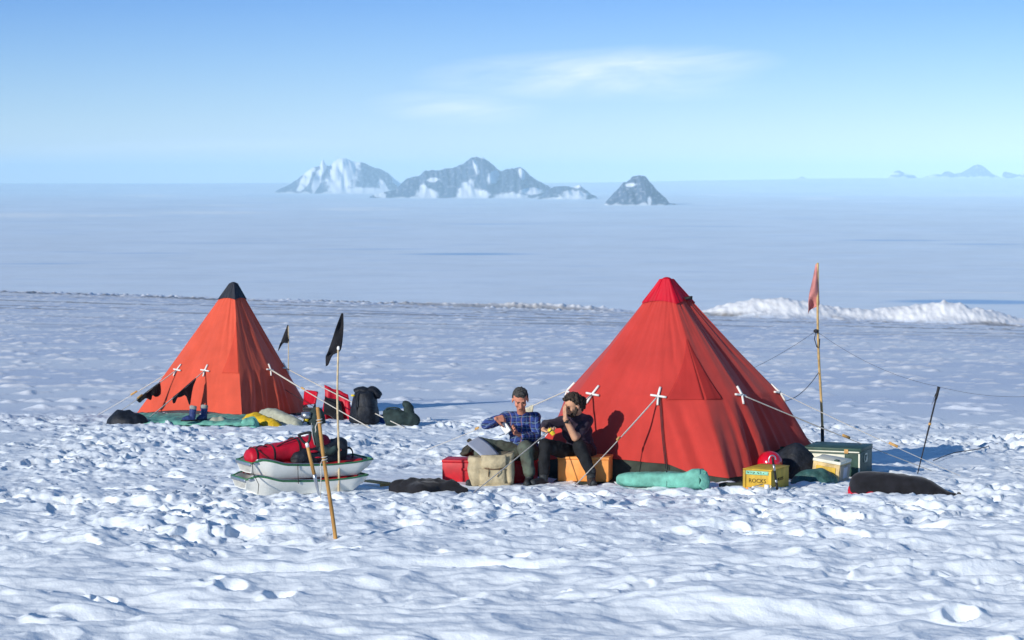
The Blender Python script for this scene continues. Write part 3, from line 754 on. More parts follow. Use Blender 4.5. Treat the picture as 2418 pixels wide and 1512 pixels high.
# ------------------------------------------------------------------ flags and poles
def cane(base, top, r0, r1, mat_, name, label, cat, bend=0.0, knots=7):
    b, t = np.array(base, float), np.array(top, float)
    k = np.linspace(0, 1, 60); P = b + (t - b) * k[:, None]; P[:, 0] += bend * np.sin(k * math.pi * 2.3)
    rr = r0 + (r1 - r0) * k
    kn = (k * knots) % 1
    rr = rr * (1 + .14 * np.exp(-((kn - .5) / .05) ** 2))
    return P, tube(P, rr, 10)
def flag(P4, nu=12, nv=16, seed=1, amp=.01, th=.003):
    """P4 corners: hoist top, hoist bottom, fly top, fly bottom"""
    a, b, c, d = (np.array(p, float) for p in P4)
    s, t = np.meshgrid(np.linspace(0, 1, nu), np.linspace(0, 1, nv), indexing='ij')
    s_, t_ = s[..., None], t[..., None]
    G = (a * (1 - t_) + b * t_) * (1 - s_) + (c * (1 - t_) + d * t_) * s_
    G[..., 1] += amp * np.sin(s * 11 + t * 2 + seed) * (.3 + s); G[..., 0] += amp * .5 * pn(s * 4, t * 4, seed)
    return sheet(G, th)
# black flag by the sledges
Y = 26.8; b = Wp(799, 1164, Y); t = Wp(798, 800, Y)
r_ = root('flag_pole', (b[0], Y, gz(b[0], Y)), 'thin pale bamboo flag pole with a black pennant, standing behind the loaded sledges', 'flag')
P, vf = cane(b - [0, 0, .1], t, .0135, .011, None, '', '', '', .008)
add('pole', vf, M['bamboo_pale'], r_)
add('tip_cap', ball(Wp(799, 822, Y), (.018, .018, .03), 10, 8), M['white_enamel'], r_)
Q = lambda x, y, dy=0: Wp(x, y, Y + dy)
g = np.array([[Q(806, 740), Q(810, 740), Q(811, 744)], [Q(793, 775, -.02), Q(802, 775, .02), Q(811, 778)], [Q(780, 815, .03), Q(793, 812, -.02), Q(808, 812)],
              [Q(771, 838, -.02), Q(781, 836, .03), Q(803, 829)], [Q(769, 842, .02), Q(779, 841), Q(786, 839)], [Q(769, 866), Q(775, 862), Q(779, 853)]])
def refine(g, k=4):
    g = np.array([spline(r, 9) for r in g]); return np.transpose(np.array([spline(c, 24) for c in np.transpose(g, (1, 0, 2))]), (1, 0, 2))
add('pennant', sheet(refine(g), .004), M['black_cloth'], r_)
# black flag behind the far tent
Y = 46.2; b = Wp(681, 985, Y); t = Wp(681, 770, Y); r_ = root('flag_pole', (b[0], Y, mz(Y)), 'thin pole with a small black pennant showing behind the right slope of the far tent', 'flag')
P, vf = cane([b[0], Y, mz(Y) - .1], t, .012, .008, None, '', '', ''); add('pole', vf, M['bamboo_pale'], r_)
g = np.array([[Q(679, 767), Q(680, 767), Q(681, 768)], [Q(672, 785, .02), Q(677, 785), Q(682, 788)], [Q(664, 806, .02), Q(672, 806, -.03), Q(682, 809)], [Q(660, 815), Q(665, 812, .03), Q(669, 811)], [Q(656, 830), Q(658, 828), Q(660, 824)]])
add('pennant', sheet(refine(g), .004), M['black_cloth'], r_)
# tall bamboo pole with the faded pink flag
Y = 30.4; b = Wp(1943, 1110, Y); t = Wp(1929, 621, Y); r_ = root('flag_pole', (b[0], Y, mz(Y)), 'tall bamboo pole with a faded pink flag, standing right of the big red tent', 'flag')
P, vf = cane([b[0], Y, mz(Y) - .1], t, .018, .014, None, '', '', '', .012, 8); add('pole', vf, M['bamboo'], r_)
pb = P[(np.abs(P[:, 2] - Wp(1943, 1003, Y)[2])).argmin()]
add('black_sleeve', tube([[b[0], Y, mz(Y)], pb], .022, 10), M['black_rubber'], r_, loc=None)
g = np.array([[Q(1926, 624), Q(1929, 623), Q(1931, 626)], [Q(1920, 655, .03), Q(1926, 650, -.03), Q(1933, 655)], [Q(1912, 690, .03), Q(1922, 685, -.05), Q(1934, 690)], [Q(1909, 712, -.03), Q(1920, 712, .05), Q(1935, 716)], [Q(1909, 730, -.03), Q(1917, 727, .05), Q(1933, 722)], [Q(1908, 742), Q(1911, 734), Q(1917, 729)]])
add('pennant', sheet(refine(g), .004), M['pink_cloth'], r_)
kn = Wp(1927, 782, Y - .03)
add('knot', merge(ball(kn, (.035, .03, .025), 8, 6), tube([kn, kn + [-.02, 0, -.1], kn + [.01, 0, -.2], kn + [.04, 0, -.22], kn + [.05, .02, -.1]], .006, 5)), M['dark_rope'], r_)
def hang(a, b, sag, r, n=30):
    a, b = np.array(a, float), np.array(b, float); k = np.linspace(0, 1, n)
    P = a + (b - a) * k[:, None]; P[:, 2] -= sag * 4 * k * (1 - k); return tube(P, r, 5)
tag(add('antenna_wire', hang(kn, Wp(1690, 905, 30.9), .06, .0022), M['dark_rope']), 'thin dark wire running from the flag pole down behind the red tent', 'wire')
tag(add('antenna_wire', merge(hang(kn, Wp(2211, 912, 30.0), .10, .002), hang(Wp(2211, 912, 30.0), Wp(2440, 936, 29.5), .05, .002)), M['dark_rope']), 'thin dark wire sagging from the flag pole over the trekking pole', 'wire')
tag(add('black_cable', hang(Wp(1933, 880, Y - .03), Wp(1830, 947, 30.0), .12, .0045), M['dark_rope']), 'short black cable looping from the bamboo flag pole to the red tent wall', 'cable')
pts = [Gp(x, y) for x, y in ((2204, 1092), (2250, 1077), (2310, 1068), (2350, 1056), (2391, 1054), (2435, 1052))]
pts = spline([[p[0], p[1], gz(p[0], p[1]) + .012] for p in pts], 60)
zz_ = np.array([gz(a, b_) + .03 for a, b_ in pts[:, :2]]); zz_ = np.convolve(np.pad(zz_, 6, 'edge'), np.ones(13) / 13, 'valid'); pts[:, 2] = zz_
tag(add('ground_cord', tube(pts, .006, 5), M['dark_rope']), 'dark cord lying across the trampled snow at the right edge', 'cord')
# trekking pole
Y = 29.55; t = Wp(2217, 914, Y); b = Wp(2165, 1126, Y); r_ = root('trekking_pole', (b[0], Y, gz(b[0], Y)), 'black trekking pole stuck slanting in the snow behind the black duffel bag', 'trekking pole')
ax = nrm(t - b); L = np.linalg.norm(t - b)
add('shaft', tube([b - ax * .08, b + ax * L * .45, b + ax * L * .46, b + ax * L * .9], [.006, .009, .011, .011], 8), M['dark_rope'], r_)
add('grip', tube([b + ax * L * .86, b + ax * L * .9, b + ax * L * .97, t], [.013, .018, .017, .02], 10), M['black_rubber'], r_)
add('strap', tube([t - ax * .02, t - ax * .02 + [-.045, 0, -.09], t - ax * .02 + [-.08, .01, -.20], t - ax * .12], .011, 6, .003), M['black_cloth'], r_)
add('lock_ring', tube([b + ax * L * .575, b + ax * L * .60], .018, 10), M['toggle'], r_)
# leaning brown bamboo in front
b = Gp(792, 1276); t = Wp(749, 962, b[1] - .05); r_ = root('marker_cane', (b[0], b[1], gz(b[0], b[1])), 'thick brown bamboo cane planted alone in the snow in front of the sledges', 'bamboo cane')
P, vf = cane(b - nrm(t - b) * .12, t, .0185, .0165, None, '', '', '', .004, 5); add('cane', vf, M['wood'], r_)
for f_, lab in ((.88, 'a'), (.60, 'b')):
    c = b + (t - b) * f_
    add('cord_tie', merge(tube([c + [.024 * math.cos(a), .024 * math.sin(a), .004 * a - .01] for a in np.linspace(0, 12.5, 26)], .0045, 5),
        tube([c + [-.02, -.01, 0], c + [-.035, -.02, -.03], c + [-.03, -.02, -.12 if f_ < .7 else -.06], c + [-.035, -.02, -.34 if f_ < .7 else -.08]], .0045, 5)), M['rope'], r_)
# snow shovel
b = Gp(755, 1176); Y = b[1]; t = Wp(719, 1024, Y - .08); ax = nrm(t - b); L = np.linalg.norm(t - b); sx = nrm(np.cross(ax, [0, 1, 0])); r_ = root('snow_shovel', (b[0], Y, gz(b[0], Y)), 'snow shovel with a wooden shaft and black D-handle, stuck in the snow against the sledges', 'shovel')
add('shaft', tube([b + ax * L * .30, b + ax * L * .80], [.020, .019], 12), M['wood'], r_)
add('ferrule', tube([b + ax * L * .79, b + ax * L * .86], [.020, .021], 12), M['white_enamel'], r_)
hb = b + ax * L * .84; ht = b + ax * L * 1.0
add('handle', tube(spline([hb, hb + ax * .035 + sx * .035, ht - ax * .02 + sx * .058, ht + sx * .055, ht - sx * .055, ht - ax * .02 - sx * .058, hb + ax * .035 - sx * .035, hb], 40), .015, 8), M['black_rubber'], r_)
bl = b + ax * L * .30
add('socket', tube([bl + ax * .05, bl, b + ax * L * .12, b], [.022, .021, .014, .012], 10), M['alu'], r_)
g = np.array([[b + ax * (.02 + .0 * abs(u)) - ax * v * .26 + sx * u * .12 + np.array([0, .04 * u * u, 0]) for v in np.linspace(0, 1, 8)] for u in np.linspace(-1, 1, 9)])
add('blade', sheet(g, .004), M['alu'], r_)
# ------------------------------------------------------------------ sledges
LD = np.array([.885, .466, 0]); WD = np.array([-.466, .885, 0])      # along / across the sledges
def pulk(corner, zoff, label, Lg=1.34, Wd=.56, under=False):
    c = np.array([corner[0], corner[1], 0.0]); z0 = mz(corner[1] + .3) + zoff
    r_ = root('sledge', (c[0] + LD[0] * Lg / 2, c[1] + LD[1] * Lg / 2, z0), label, 'sledge', 'two white sledges stacked one on the other')
    n = 48; k = np.linspace(0, 1, n)
    rim = .165 + .070 * ss(.30, .06, k) - .02 * np.sin(np.clip((k - .3) / .7, 0, 1) * math.pi) + .012 * ss(.85, 1, k) - .035 * ss(.1, 0, k)
    bot = .085 * ss(.16, 0, k) ** 1.4 + .08 * ss(.90, 1, k) ** 1.5
    wid = .5 * Wd * (1 - .22 * ss(.16, 0, k) - .05 * ss(.9, 1, k))
    def ring(i, ins=0.0):
        w, rz_, bz = wid[i] - ins, rim[i], bot[i] + ins
        wb = w * .80
        prof = [(-w, rz_), (-w * .985, rz_ * .7 + bz * .3), (-wb * 1.04, bz + .03), (-wb * .95, bz + .006), (-wb * .5, bz), (0, bz - .004), (wb * .5, bz), (wb * .95, bz + .006), (wb * 1.04, bz + .03), (w * .985, rz_ * .7 + bz * .3), (w, rz_)]
        kx = k[i] * Lg + .10 * ss(.9, 1, k[i])
        out_ = []
        for a, h in prof:
            sh = (.09 * (h / .25)) * (ss(.8, 1, k[i]) - .55 * ss(.2, 0, k[i]))
            p = c + LD * (k[i] * Lg + sh) + WD * (Wd / 2 + a); out_.append([p[0], p[1], z0 + h])
        return np.array(out_)
    o_ = np.array([ring(i) for i in range(n)]); q_ = np.array([ring(i, .012) for i in range(n)])
    m_ = o_.shape[1]; V = np.vstack([o_.reshape(-1, 3), q_.reshape(-1, 3)]); O = n * m_; Fc = []
    for i in range(n - 1):
        for j in range(m_ - 1):
            f = (i * m_ + j, i * m_ + j + 1, (i + 1) * m_ + j + 1, (i + 1) * m_ + j); Fc += [f, tuple(x + O for x in reversed(f))]
    for i in (0, n - 1):
        Fc.append(tuple(i * m_ + j for j in range(m_))); Fc.append(tuple(O + i * m_ + j for j in reversed(range(m_))))
    add('hull', (V, Fc), M['pulk'], r_, auto=35)
    for s_ in (0, -1):
        add('rim', tube(o_[:, s_] + [0, 0, .004], .008, 8, .010), M['green_rim'], r_)
    add('rim', tube(np.vstack([o_[0, 0], o_[0, -1]]) + [0, 0, .004], .010, 8, .014), M['green_rim'], r_)
    add('rim', tube(np.vstack([o_[-1, 0], o_[-1, -1]]) + [0, 0, .004], .011, 8), M['green_rim'], r_)
    # grey lashing rail and corner bracket
    rail = o_[2:30, 0] + np.array([0, 0, .018]) + WD * .02
    add('lashing_rail', tube(rail, .007, 6), M['alu'], r_)
    add('corner_bracket', merge(beam(o_[1, 0] + [0, 0, -.005], o_[1, 0] + LD * .09 + [0, 0, -.005], .035, .025), beam(o_[0, 0] - LD * .006 + [0, 0, -.012], o_[0, -1] - LD * .006 + [0, 0, -.012], .012, .035)), M['alu'], r_)
    # loose red inner cover, puckered along the rim
    G = []
    for a in np.linspace(-.47, .47, 15):
        row = []
        for i in range(3, n - 2):
            p = c + LD * (k[i] * Lg + .02) + WD * (Wd / 2 + a * Wd * .93)
            edge = 1 - (abs(a) / .47) ** 10
            row.append([p[0], p[1], z0 + rim[i] - .014 + (.03 * edge if not under else .030 * edge) + .010 * float(pn3(np.array(p[0] * 14), np.array(p[1] * 14), np.array(3.0), 4))])
        G.append(row)
    add('inner_cover', sheet(np.array(G), .006), M['pulk_in'], r_)
    return r_, o_
cs = Gp(598, 1174)
r_s1, o1 = pulk((cs[0] - .02, cs[1]), -.005, 'lower white sledge with a green rim, resting on the snow under the loaded one', under=True)
r_s2, o2 = pulk((cs[0] + .035, cs[1] + .02), .172, 'upper white sledge with a green rim, carrying the red duffel bag')
# black lashing straps
g = o2[6, 0]; 
for nm, i0, par, lo in (('strap', 1, r_s2, Wp(609, 1166, cs[1] - .05)),):
    top = o2[1, 0] - LD * .02 - WD * .02
    add('lashing_strap', tube([top + [0, 0, .01], top - WD * .012 + [0, 0, -.1], lo + [0.01, -.0, .1], lo], .012, 6, .004), M['black_cloth'], r_s2)
mid = o2[17, 0]
add('lashing_strap', tube([mid - WD * .012 + [0, 0, .01], mid - WD * .014 + [0, 0, -.1], mid + [.01, 0, -.2]], .008, 6, .004), M['black_cloth'], r_s2)
zt = o2[20, 0][2]
def sl(a, w, h): 
    p = np.array([o2[0, 0][0], o2[0, 0][1], 0]) + LD * a + WD * w; return np.array([p[0], p[1], mz(cs[1] + .3) + h - .07])
# red duffel lashed on the upper sledge
rd = root('duffel_bag', sl(.55, .28, .40), 'long red duffel bag lashed with black straps on the upper sledge', 'duffel bag')
rows = [(*sl(.02, .24, .520), .11, .085), (*sl(.12, .24, .525), .14, .10), (*sl(.30, .26, .54), .16, .105), (*sl(.48, .27, .555), .17, .12), (*sl(.70, .28, .575), .19, .14), (*sl(.92, .28, .585), .19, .155), (*sl(1.05, .28, .57), .17, .135)]
rows = [(a, b_, c_ - .04, d_, e_) for a, b_, c_, d_, e_ in rows]
add('fabric', bag(rows, 32, 60, 2.5, .010, 7, 3, ends=.10), M['red_nylon'], rd)
def band(cx, w0, w1, h0, rw=.016, z=0.50, mt='black_cloth', par=None, scale=1.04):
    a = spline(rows, 60)[int(cx * 59)]; T = LD
    th = np.linspace(0, 2 * math.pi, 28); P = []
    for q in th:
        c_, s_ = np.cos(q), np.sin(q); c_ = np.sign(c_) * abs(c_) ** .8; s_ = np.sign(s_) * abs(s_) ** .8
        P.append(a[:3] + WD * c_ * a[3] * scale + np.array([0, 0, 1]) * s_ * a[4] * (scale + .04))
    return tube(P, .005, 6, rw)
for cx in (.18, .36, .62):
    add('strap', band(cx, 0, 0, 0), M['black_cloth'], rd)
add('strap', tube([sl(.10, .12, .60), sl(.20, .10, .52), sl(.30, .09, .44)], .012, 6, .005), M['black_cloth'], rd)
add('grab_handle', tube(spline([sl(.12, .18, .585), sl(.18, .18, .615), sl(.26, .18, .60)], 12), .008, 6), M['black_rubber'], rd)
add('compression_cord', tube(spline([sl(.36, .14, .60), sl(.50, .16, .65), sl(.66, .2, .68)], 12), .007, 6), M['black_rubber'], rd)
# black pack with red patches beside it
rp = root('rucksack', sl(1.0, .2, .40), 'black rucksack with red patches lying against the red duffel on the upper sledge', 'rucksack')
rows_k = [(*sl(.50, .10, .44), .05, .06), (*sl(.62, .10, .46), .08, .09), (*sl(.80, .11, .475), .10, .12), (*sl(.98, .14, .48), .13, .13), (*sl(1.12, .18, .50), .15, .16), (*sl(1.22, .19, .49), .10, .13)]
add('sack', bag(rows_k, 30, 50, 2.4, .016, 9, 8, ends=.12), M['black_nylon'], rp)
for a_, h_, l_, hh in ((.74, .535, .07, .013), (.82, .47, .06, .012)):
    p = sl(a_, .005 if h_ < .58 else .03, h_)
    add('red_patch', wrinkle(*ball(p + WD * .01, (l_, .016, hh), 14, 8, rot=np.array([LD, WD, [0, 0, 1]]).T), .004, 20, 4), M['red_nylon'], rp)
add('buckle', ball(sl(1.06, -.0, .54), (.022, .012, .016), 10, 6), M['tent_orange'], rp)
# dark tube bag standing up on the load
bt, tt = sl(.86, .10, .55), sl(.84, .16, .86)
rt_ = root('upright_bag', bt, 'narrow dark green bag standing upright on the loaded sledges', 'tool bag')
add('sleeve', merge(bag([(*bt, .05, .045), (*(bt * .5 + tt * .5), .055, .05), (*tt, .045, .04)], 20, 24, 2.6, .006, 12, 5, ends=.1)), M['green_pack'], rt_)
add('strap', tube([tt + [-.045, -.03, -.02], bt * .5 + tt * .5 + [-.055, -.045, 0], bt + [-.05, -.05, .05]], .007, 6), M['grey_felt'], rt_)
add('lower_flap', bag([(*(bt + [0, -.05, .02]), .05, .05), (*(bt + [.10, -.06, -.02]), .05, .045), (*(bt + [.2, -.05, .02]), .03, .03)], 16, 20, 2.2, .006, 12, 6), M['green_pack'], rt_)
# coil of cord at the stern
cc = sl(1.24, .16, .46)
tag(add('cord_coil', merge(*[tube([cc + LD * (math.cos(a) * (.05 + .006 * q)) + WD * .012 * q + np.array([0, 0, math.sin(a) * (.075 + .004 * q)]) for a in np.linspace(0, 2 * math.pi, 22)], .008, 6) for q in range(3)]), M['dark_rope']), 'coil of black cord propped on the stern of the upper sledge', 'cord')
tag(add('white_ball', ball(sl(.77, .30, .655), (.032, .032, .032), 14, 10), M['white_enamel']), 'small white round lid on top of the red duffel', 'lid')
# plank and black jacket on the snow
def onsnow(x, y, dz=0): return np.array([x, y, gz(x, y) + dz])
a, b_ = Gp(862, 1149), Gp(918, 1152)
a, b_ = onsnow(a[0], a[1] + .25, .05), onsnow(b_[0], b_[1], .05)
tag(add('wooden_board', merge(beam(a, b_, .10, .022, bev=.004), beam(a + (b_ - a) * .8 + [0, -.02, -.02], a + (b_ - a) * .84 + [0, -.02, -.02], .12, .03)), M['toggle']), 'short pale wooden board lying on the snow between the sledges and the black jacket', 'board')
def lump(c, rx, ry, h, rot=0, seed=1, amp=.25, folds=.02, fsc=7, n=64, m_=26, lob=None, sink=.03, conform=False, pw=.55):
    """garment or sack slumped on the snow"""
    V = []
    for i in range(m_):
        q = i / (m_ - 1)
        for j in range(n):
            t = 2 * math.pi * j / n
            rr = 1 + amp * float(pn(math.cos(t) * 1.6 + seed, math.sin(t) * 1.6 - seed, seed))
            if lob: rr += sum(a_ * math.exp(-((math.atan2(math.sin(t - R(t0)), math.cos(t - R(t0)))) / w_) ** 2) for t0, w_, a_ in lob)
            x, y = rx * rr * q * math.cos(t), ry * rr * q * math.sin(t)
            V.append((x, y, q))
    V = np.array(V); cr, sr = math.cos(R(rot)), math.sin(R(rot))
    x = c[0] + V[:, 0] * cr - V[:, 1] * sr; y = c[1] + V[:, 0] * sr + V[:, 1] * cr; q = V[:, 2]
    f = fbm(V[:, 0] * fsc * .7, V[:, 1] * fsc * .7, 2, seed + 3); f2 = 1 - 2 * np.abs(pn(V[:, 0] * fsc * 1.3 + 3, V[:, 1] * fsc * 1.3, seed + 7))
    z = h * (1 - q ** 2.6) ** pw * (1 + .22 * f) + folds * (f * .5 + f2 * .35) * (1 - q ** 4)
    b0 = camp_macro(x, y) + (detail(x, y) * .6 + .02 if conform else float(detail(np.array([c[0]]), np.array([c[1]]))[0])) - sink
    Z = b0 + np.maximum(z, 0) + .03
    top = np.stack([x, y, Z], 1); bot = np.stack([x, y, b0 - .05], 1)[-n:]
    W = np.vstack([top, bot]); Fc = []
    for i in range(1, m_ - 1):
        Fc += [(i * n + j, i * n + (j + 1) % n, (i + 1) * n + (j + 1) % n, (i + 1) * n + j) for j in range(n)]
    Fc += [(0, n + (j + 1) % n, n + j) for j in range(n)]
    o_ = m_ * n; l_ = (m_ - 1) * n
    Fc += [(l_ + j, l_ + (j + 1) % n, o_ + (j + 1) % n, o_ + j) for j in range(n)] + [tuple(o_ + j for j in reversed(range(n)))]
    return W, Fc
c = Gp(990, 1163)
tag(add('black_jacket', lump((c[0], c[1] + .1), .36, .20, .085, -14, 6, .28, .03, 7, n=120, m_=40, lob=[(-3, .28, .55), (178, .5, -.1), (-80, .25, .45), (60, .3, .1)], conform=True, sink=.0), M['black_cloth']), 'black jacket spread flat on the snow right of the sledges', 'jacket')
# ------------------------------------------------------------------ boxes by the red tent
def crate(name, p, u, v, w, d, h, mt, label, cat, lid=.03, lidmat=None, lift=0.0, tilt=0, frame=False, grp=None):
    """p near corner, u unit vector along the front (to the left), v along the side (away)"""
    z = mz((p + (u * w + v * d) / 2)[1]) + lift
    M3 = np.array([u, v, [0, 0, 1]]).T
    r_ = root(name, (p[0] + (u * w + v * d)[0] / 2, p[1] + (u * w + v * d)[1] / 2, z), label, cat, grp)
    def B(cx, cy, cz, sx, sy, sz, bev=.005):
        V, Fc = box((0, 0, 0), (sx, sy, sz), 0, bev); V = V + [cx, cy, cz]
        if tilt: V = V @ np.array([[math.cos(tilt), 0, -math.sin(tilt)], [0, 1, 0], [math.sin(tilt), 0, math.cos(tilt)]])
        W = V @ M3.T; W[:, 0] += p[0]; W[:, 1] += p[1]; W[:, 2] += z; return W, Fc
    add('body', B(w / 2, d / 2, (h - lid) / 2, w, d, h - lid), mt, r_)
    add('lid', B(w / 2, d / 2, h - lid / 2 + .002, w + .012, d + .012, lid), lidmat or mt, r_)
    return r_, B
u_, v_ = np.array([-.88, .475, 0]), np.array([.475, .88, 0])
p = Gp(1822, 1160); p[2] = 0
rk, B = crate('wooden_crate', p, u_, v_, .345, .52, .25, M['yellow_paint'], 'yellow wooden crate stencilled ROCKS at the foot of the red tent', 'crate', .014)
w, d, h = .345, .52, .25
for cx in (.016, w - .016): add('corner_batten', B(cx, -.008, h / 2 - .007, .032, .014, h - .016, .002), M['yellow_paint'], rk)
add('bottom_batten', B(w / 2, -.007, .022, w - .066, .012, .04, .002), M['orange_paint'], rk)
add('label_strip', B(w / 2, -.0065, h - .040, w - .068, .011, .042, .002), M['mint_paint'], rk)
def onfront(x, y, z): 
    q = p + u_ * (w / 2 - x) + v_ * (-.003 - z); return (q[0], q[1], mz((p + (u_ * w + v_ * d) / 2)[1]) + h * .47 + y)
add('lettering', text_mesh('ROCKS', .066, .0015, onfront), M['ink'], rk)
def onside(x, y, z):
    q = p + v_ * (d / 2 + x) - u_ * (.003 + z); return (q[0], q[1], mz((p + (u_ * w + v_ * d) / 2)[1]) + h * .5 + y)
add('lettering', text_mesh('ROCKS', .05, .0015, onside), M['ink'], rk)
dots = None
for dot in ([B(w - .01 - .3 * (i % 6) / 5 if i < 6 else w - .06 - .04 * (i - 6), -.014, h - .035 - (.008 if i < 6 else 0), .012, .002, .008, 0) for i in range(11)]):
    add('nail_mark', dot, M['ink'], rk)
# pale-topped second crate
p2 = Gp(1978, 1142); p2[2] = 0; u2, v2 = np.array([-.90, .436, 0]), np.array([.436, .90, 0])
rk2, B2 = crate('wooden_crate', p2, u2, v2, .33, .40, .26, M['pale_yellow'], 'weathered yellow crate with a cream lid, tilted in front of the green chest', 'crate', .035, M['cream'], lift=.0, tilt=-.12)
add('front_panel', B2(.165, -.006, .11, .24, .012, .15, .002), M['yellow_paint'], rk2)
add('side_panel', B2(-.005, .2, .11, .010, .36, .20, .002), M['grey_side'], rk2)
add('round_label', (lambda vf: vf)(B2(-.012, .20, .12, .006, .14, .13, .02)), M['clear'], rk2)
add('hasp', B2(.06, .05, .268, .05, .07, .02), M['green_box'], rk2)
# dark green chest
p3 = np.array([XY(2035, 29.0), 29.0, 0]); u3, v3 = np.array([-.93, .367, 0]), np.array([.367, .93, 0])
rk3, B3 = crate('green_chest', p3, u3, v3, .70, .62, .335, M['green_box'], 'dark green chest with cream lid edge and white front, beside the bamboo flag pole', 'chest', .05, M['green_box'], lift=.03)
add('lid_trim', B3(.36, -.010, .292, .70, .012, .016, .002), M['cream'], rk3)
add('front_panel', B3(.39, -.007, .14, .40, .012, .24, .002), M['cream'], rk3)
add('corner_post', B3(.012, -.009, .15, .02, .014, .25, .002), M['cream'], rk3)
add('latch', B3(.17, -.012, .30, .05, .02, .05, .002), M['toggle'], rk3)
add('white_label', merge(B3(-.010, .25, .25, .006, .14, .016, 0), B3(-.010, .25, .16, .006, .14, .016, 0), B3(-.010, .188, .205, .006, .016, .106, 0), B3(-.010, .312, .205, .006, .016, .106, 0), B3(-.010, .285, .19, .006, .04, .05, 0)), M['cream'], rk3)
# ice axe leaning on the ROCKS crate
b = Gp(1834, 1160); b = onsnow(b[0], b[1] - .02); t = Wp(1824, 1080, b[1] + .03)
ra = root('ice_axe', b, 'ice axe with black and white taped shaft leaning on the yellow ROCKS crate', 'ice axe')
ax = nrm(t - b); L = np.linalg.norm(t - b)
for i, (a0, a1) in enumerate(((-.1, .14), (.14, .24), (.24, .54), (.54, .76), (.76, 1.0))):
    add('shaft', tube([b + ax * L * a0, b + ax * L * a1], .014, 10), M['black_rubber'] if i in (0, 2, 4) else M['alu'], ra)
add('axe_head', tube(spline([t + [.035, 0, -.03], t + [.03, 0, .0], t + [.01, 0, .018], t + [-.02, 0, .015], t + [-.04, 0, -.015], t + [-.043, 0, -.06]], 20), .011, 8, .008), M['alu'], ra)
# mug and spoon
c = Gp(1808, 1160); c = onsnow(c[0], c[1] - .12)
rm = root('mug', c, 'white enamel mug on the snow in front of the ROCKS crate', 'mug')
th = np.linspace(0, 2 * math.pi, 15)[:-1]
add('cup', tube([c + [0, 0, 0], c + [0, 0, .008], c + [0, 0, .05]], [.022, .027, .027], 16), M['white_enamel'], rm)
add('handle', tube(spline([c + [.026, 0, .04], c + [.045, 0, .035], c + [.045, 0, .018], c + [.026, 0, .012]], 10), .004, 6), M['white_enamel'], rm)
s0, s1 = c + [-.19, -.01, .015], c + [-.04, .02, .055]
tag(add('spoon', merge(tube([s0, s1], .005, 6), ball(s0, (.03, .02, .008), 10, 6)), M['alu']), 'steel spoon lying beside the white mug', 'spoon')
tag(add('dark_mat', lump((XY(1772, 27.45), 27.42), .36, .10, .012, 8, 3, .08, .004, 6, conform=True, sink=.0), M['valance_green']), 'dark green mat strip on the snow under the ROCKS crate and the tent corner', 'mat')
# red dome, black sack, green sack
Y = 28.3
tag(add('red_helmet', merge(ball(Wp(1818, 1094, Y), (.150, .150, .145), 32, 20), tube([Wp(1818, 1110, Y) + [.155 * math.cos(a), .155 * math.sin(a), 0] for a in np.linspace(0, 2 * math.pi, 30)], .012, 6)), M['helmet']), 'glossy red dome shell showing above the ROCKS crate', 'helmet')
tag(add('black_sack', lump((XY(1876, 28.7), 28.75), .32, .26, .38, 0, 9, .12, .03, 4, n=72, m_=30), M['black_nylon']), 'large black sack slumped behind the ROCKS crate in the tent doorway', 'sack')
c = Gp(1930, 1145)
tag(add('green_sack', lump((c[0], c[1] + .10), .24, .15, .17, 0, 12, .12, .025, 5, n=72, m_=30, lob=[(185, .4, .25)]), M['dark_teal']), 'shiny dark green sack lying between the two yellow crates', 'sack')
# rolled teal mat in front of the tent
c0, c1 = Gp(1462, 1152), Gp(1662, 1160)
c0[1] += .12; c1[1] += .05
zr = lambda p_, h_: np.array([p_[0], p_[1], mz(p_[1]) + h_])
rows_r = [(*zr(c0, .09), .09, .05), (*zr(c0 + (c1 - c0) * .12, .10), .12, .08), (*zr(c0 + (c1 - c0) * .5, .105), .12, .088), (*zr(c0 + (c1 - c0) * .78, .11), .12, .092), (*zr(c0 + (c1 - c0) * .92, .125), .11, .115), (*zr(c1, .13), .10, .125)]
rr_ = root('rolled_sheet', zr((c0 + c1) / 2, 0), 'rolled teal groundsheet lying along the foot of the red tent', 'groundsheet')
add('roll', bag(rows_r, 32, 60, 3.0, .012, 7, 21, ends=.02), M['teal_cloth'], rr_)
add('loose_end', merge(bag([(*zr(c1, .19), .05, .03), (*(zr(c1, .215) + [-.03, -.03, 0]), .07, .025), (*(zr(c1, .13) + [.01, -.09, 0]), .06, .02), (*(zr(c1, .03) + [-.02, -.13, 0]), .06, .012)], 16, 24, 2.2, .008, 9, 23)), M['teal_cloth'], rr_)
pc = spline(rows_r, 60)[26]
add('tie_cord', tube([pc[:3] + [0.0, .128 * math.cos(a), .103 * math.sin(a)] for a in np.linspace(0, 2 * math.pi, 24)], .006, 6), M['dark_rope'], rr_)
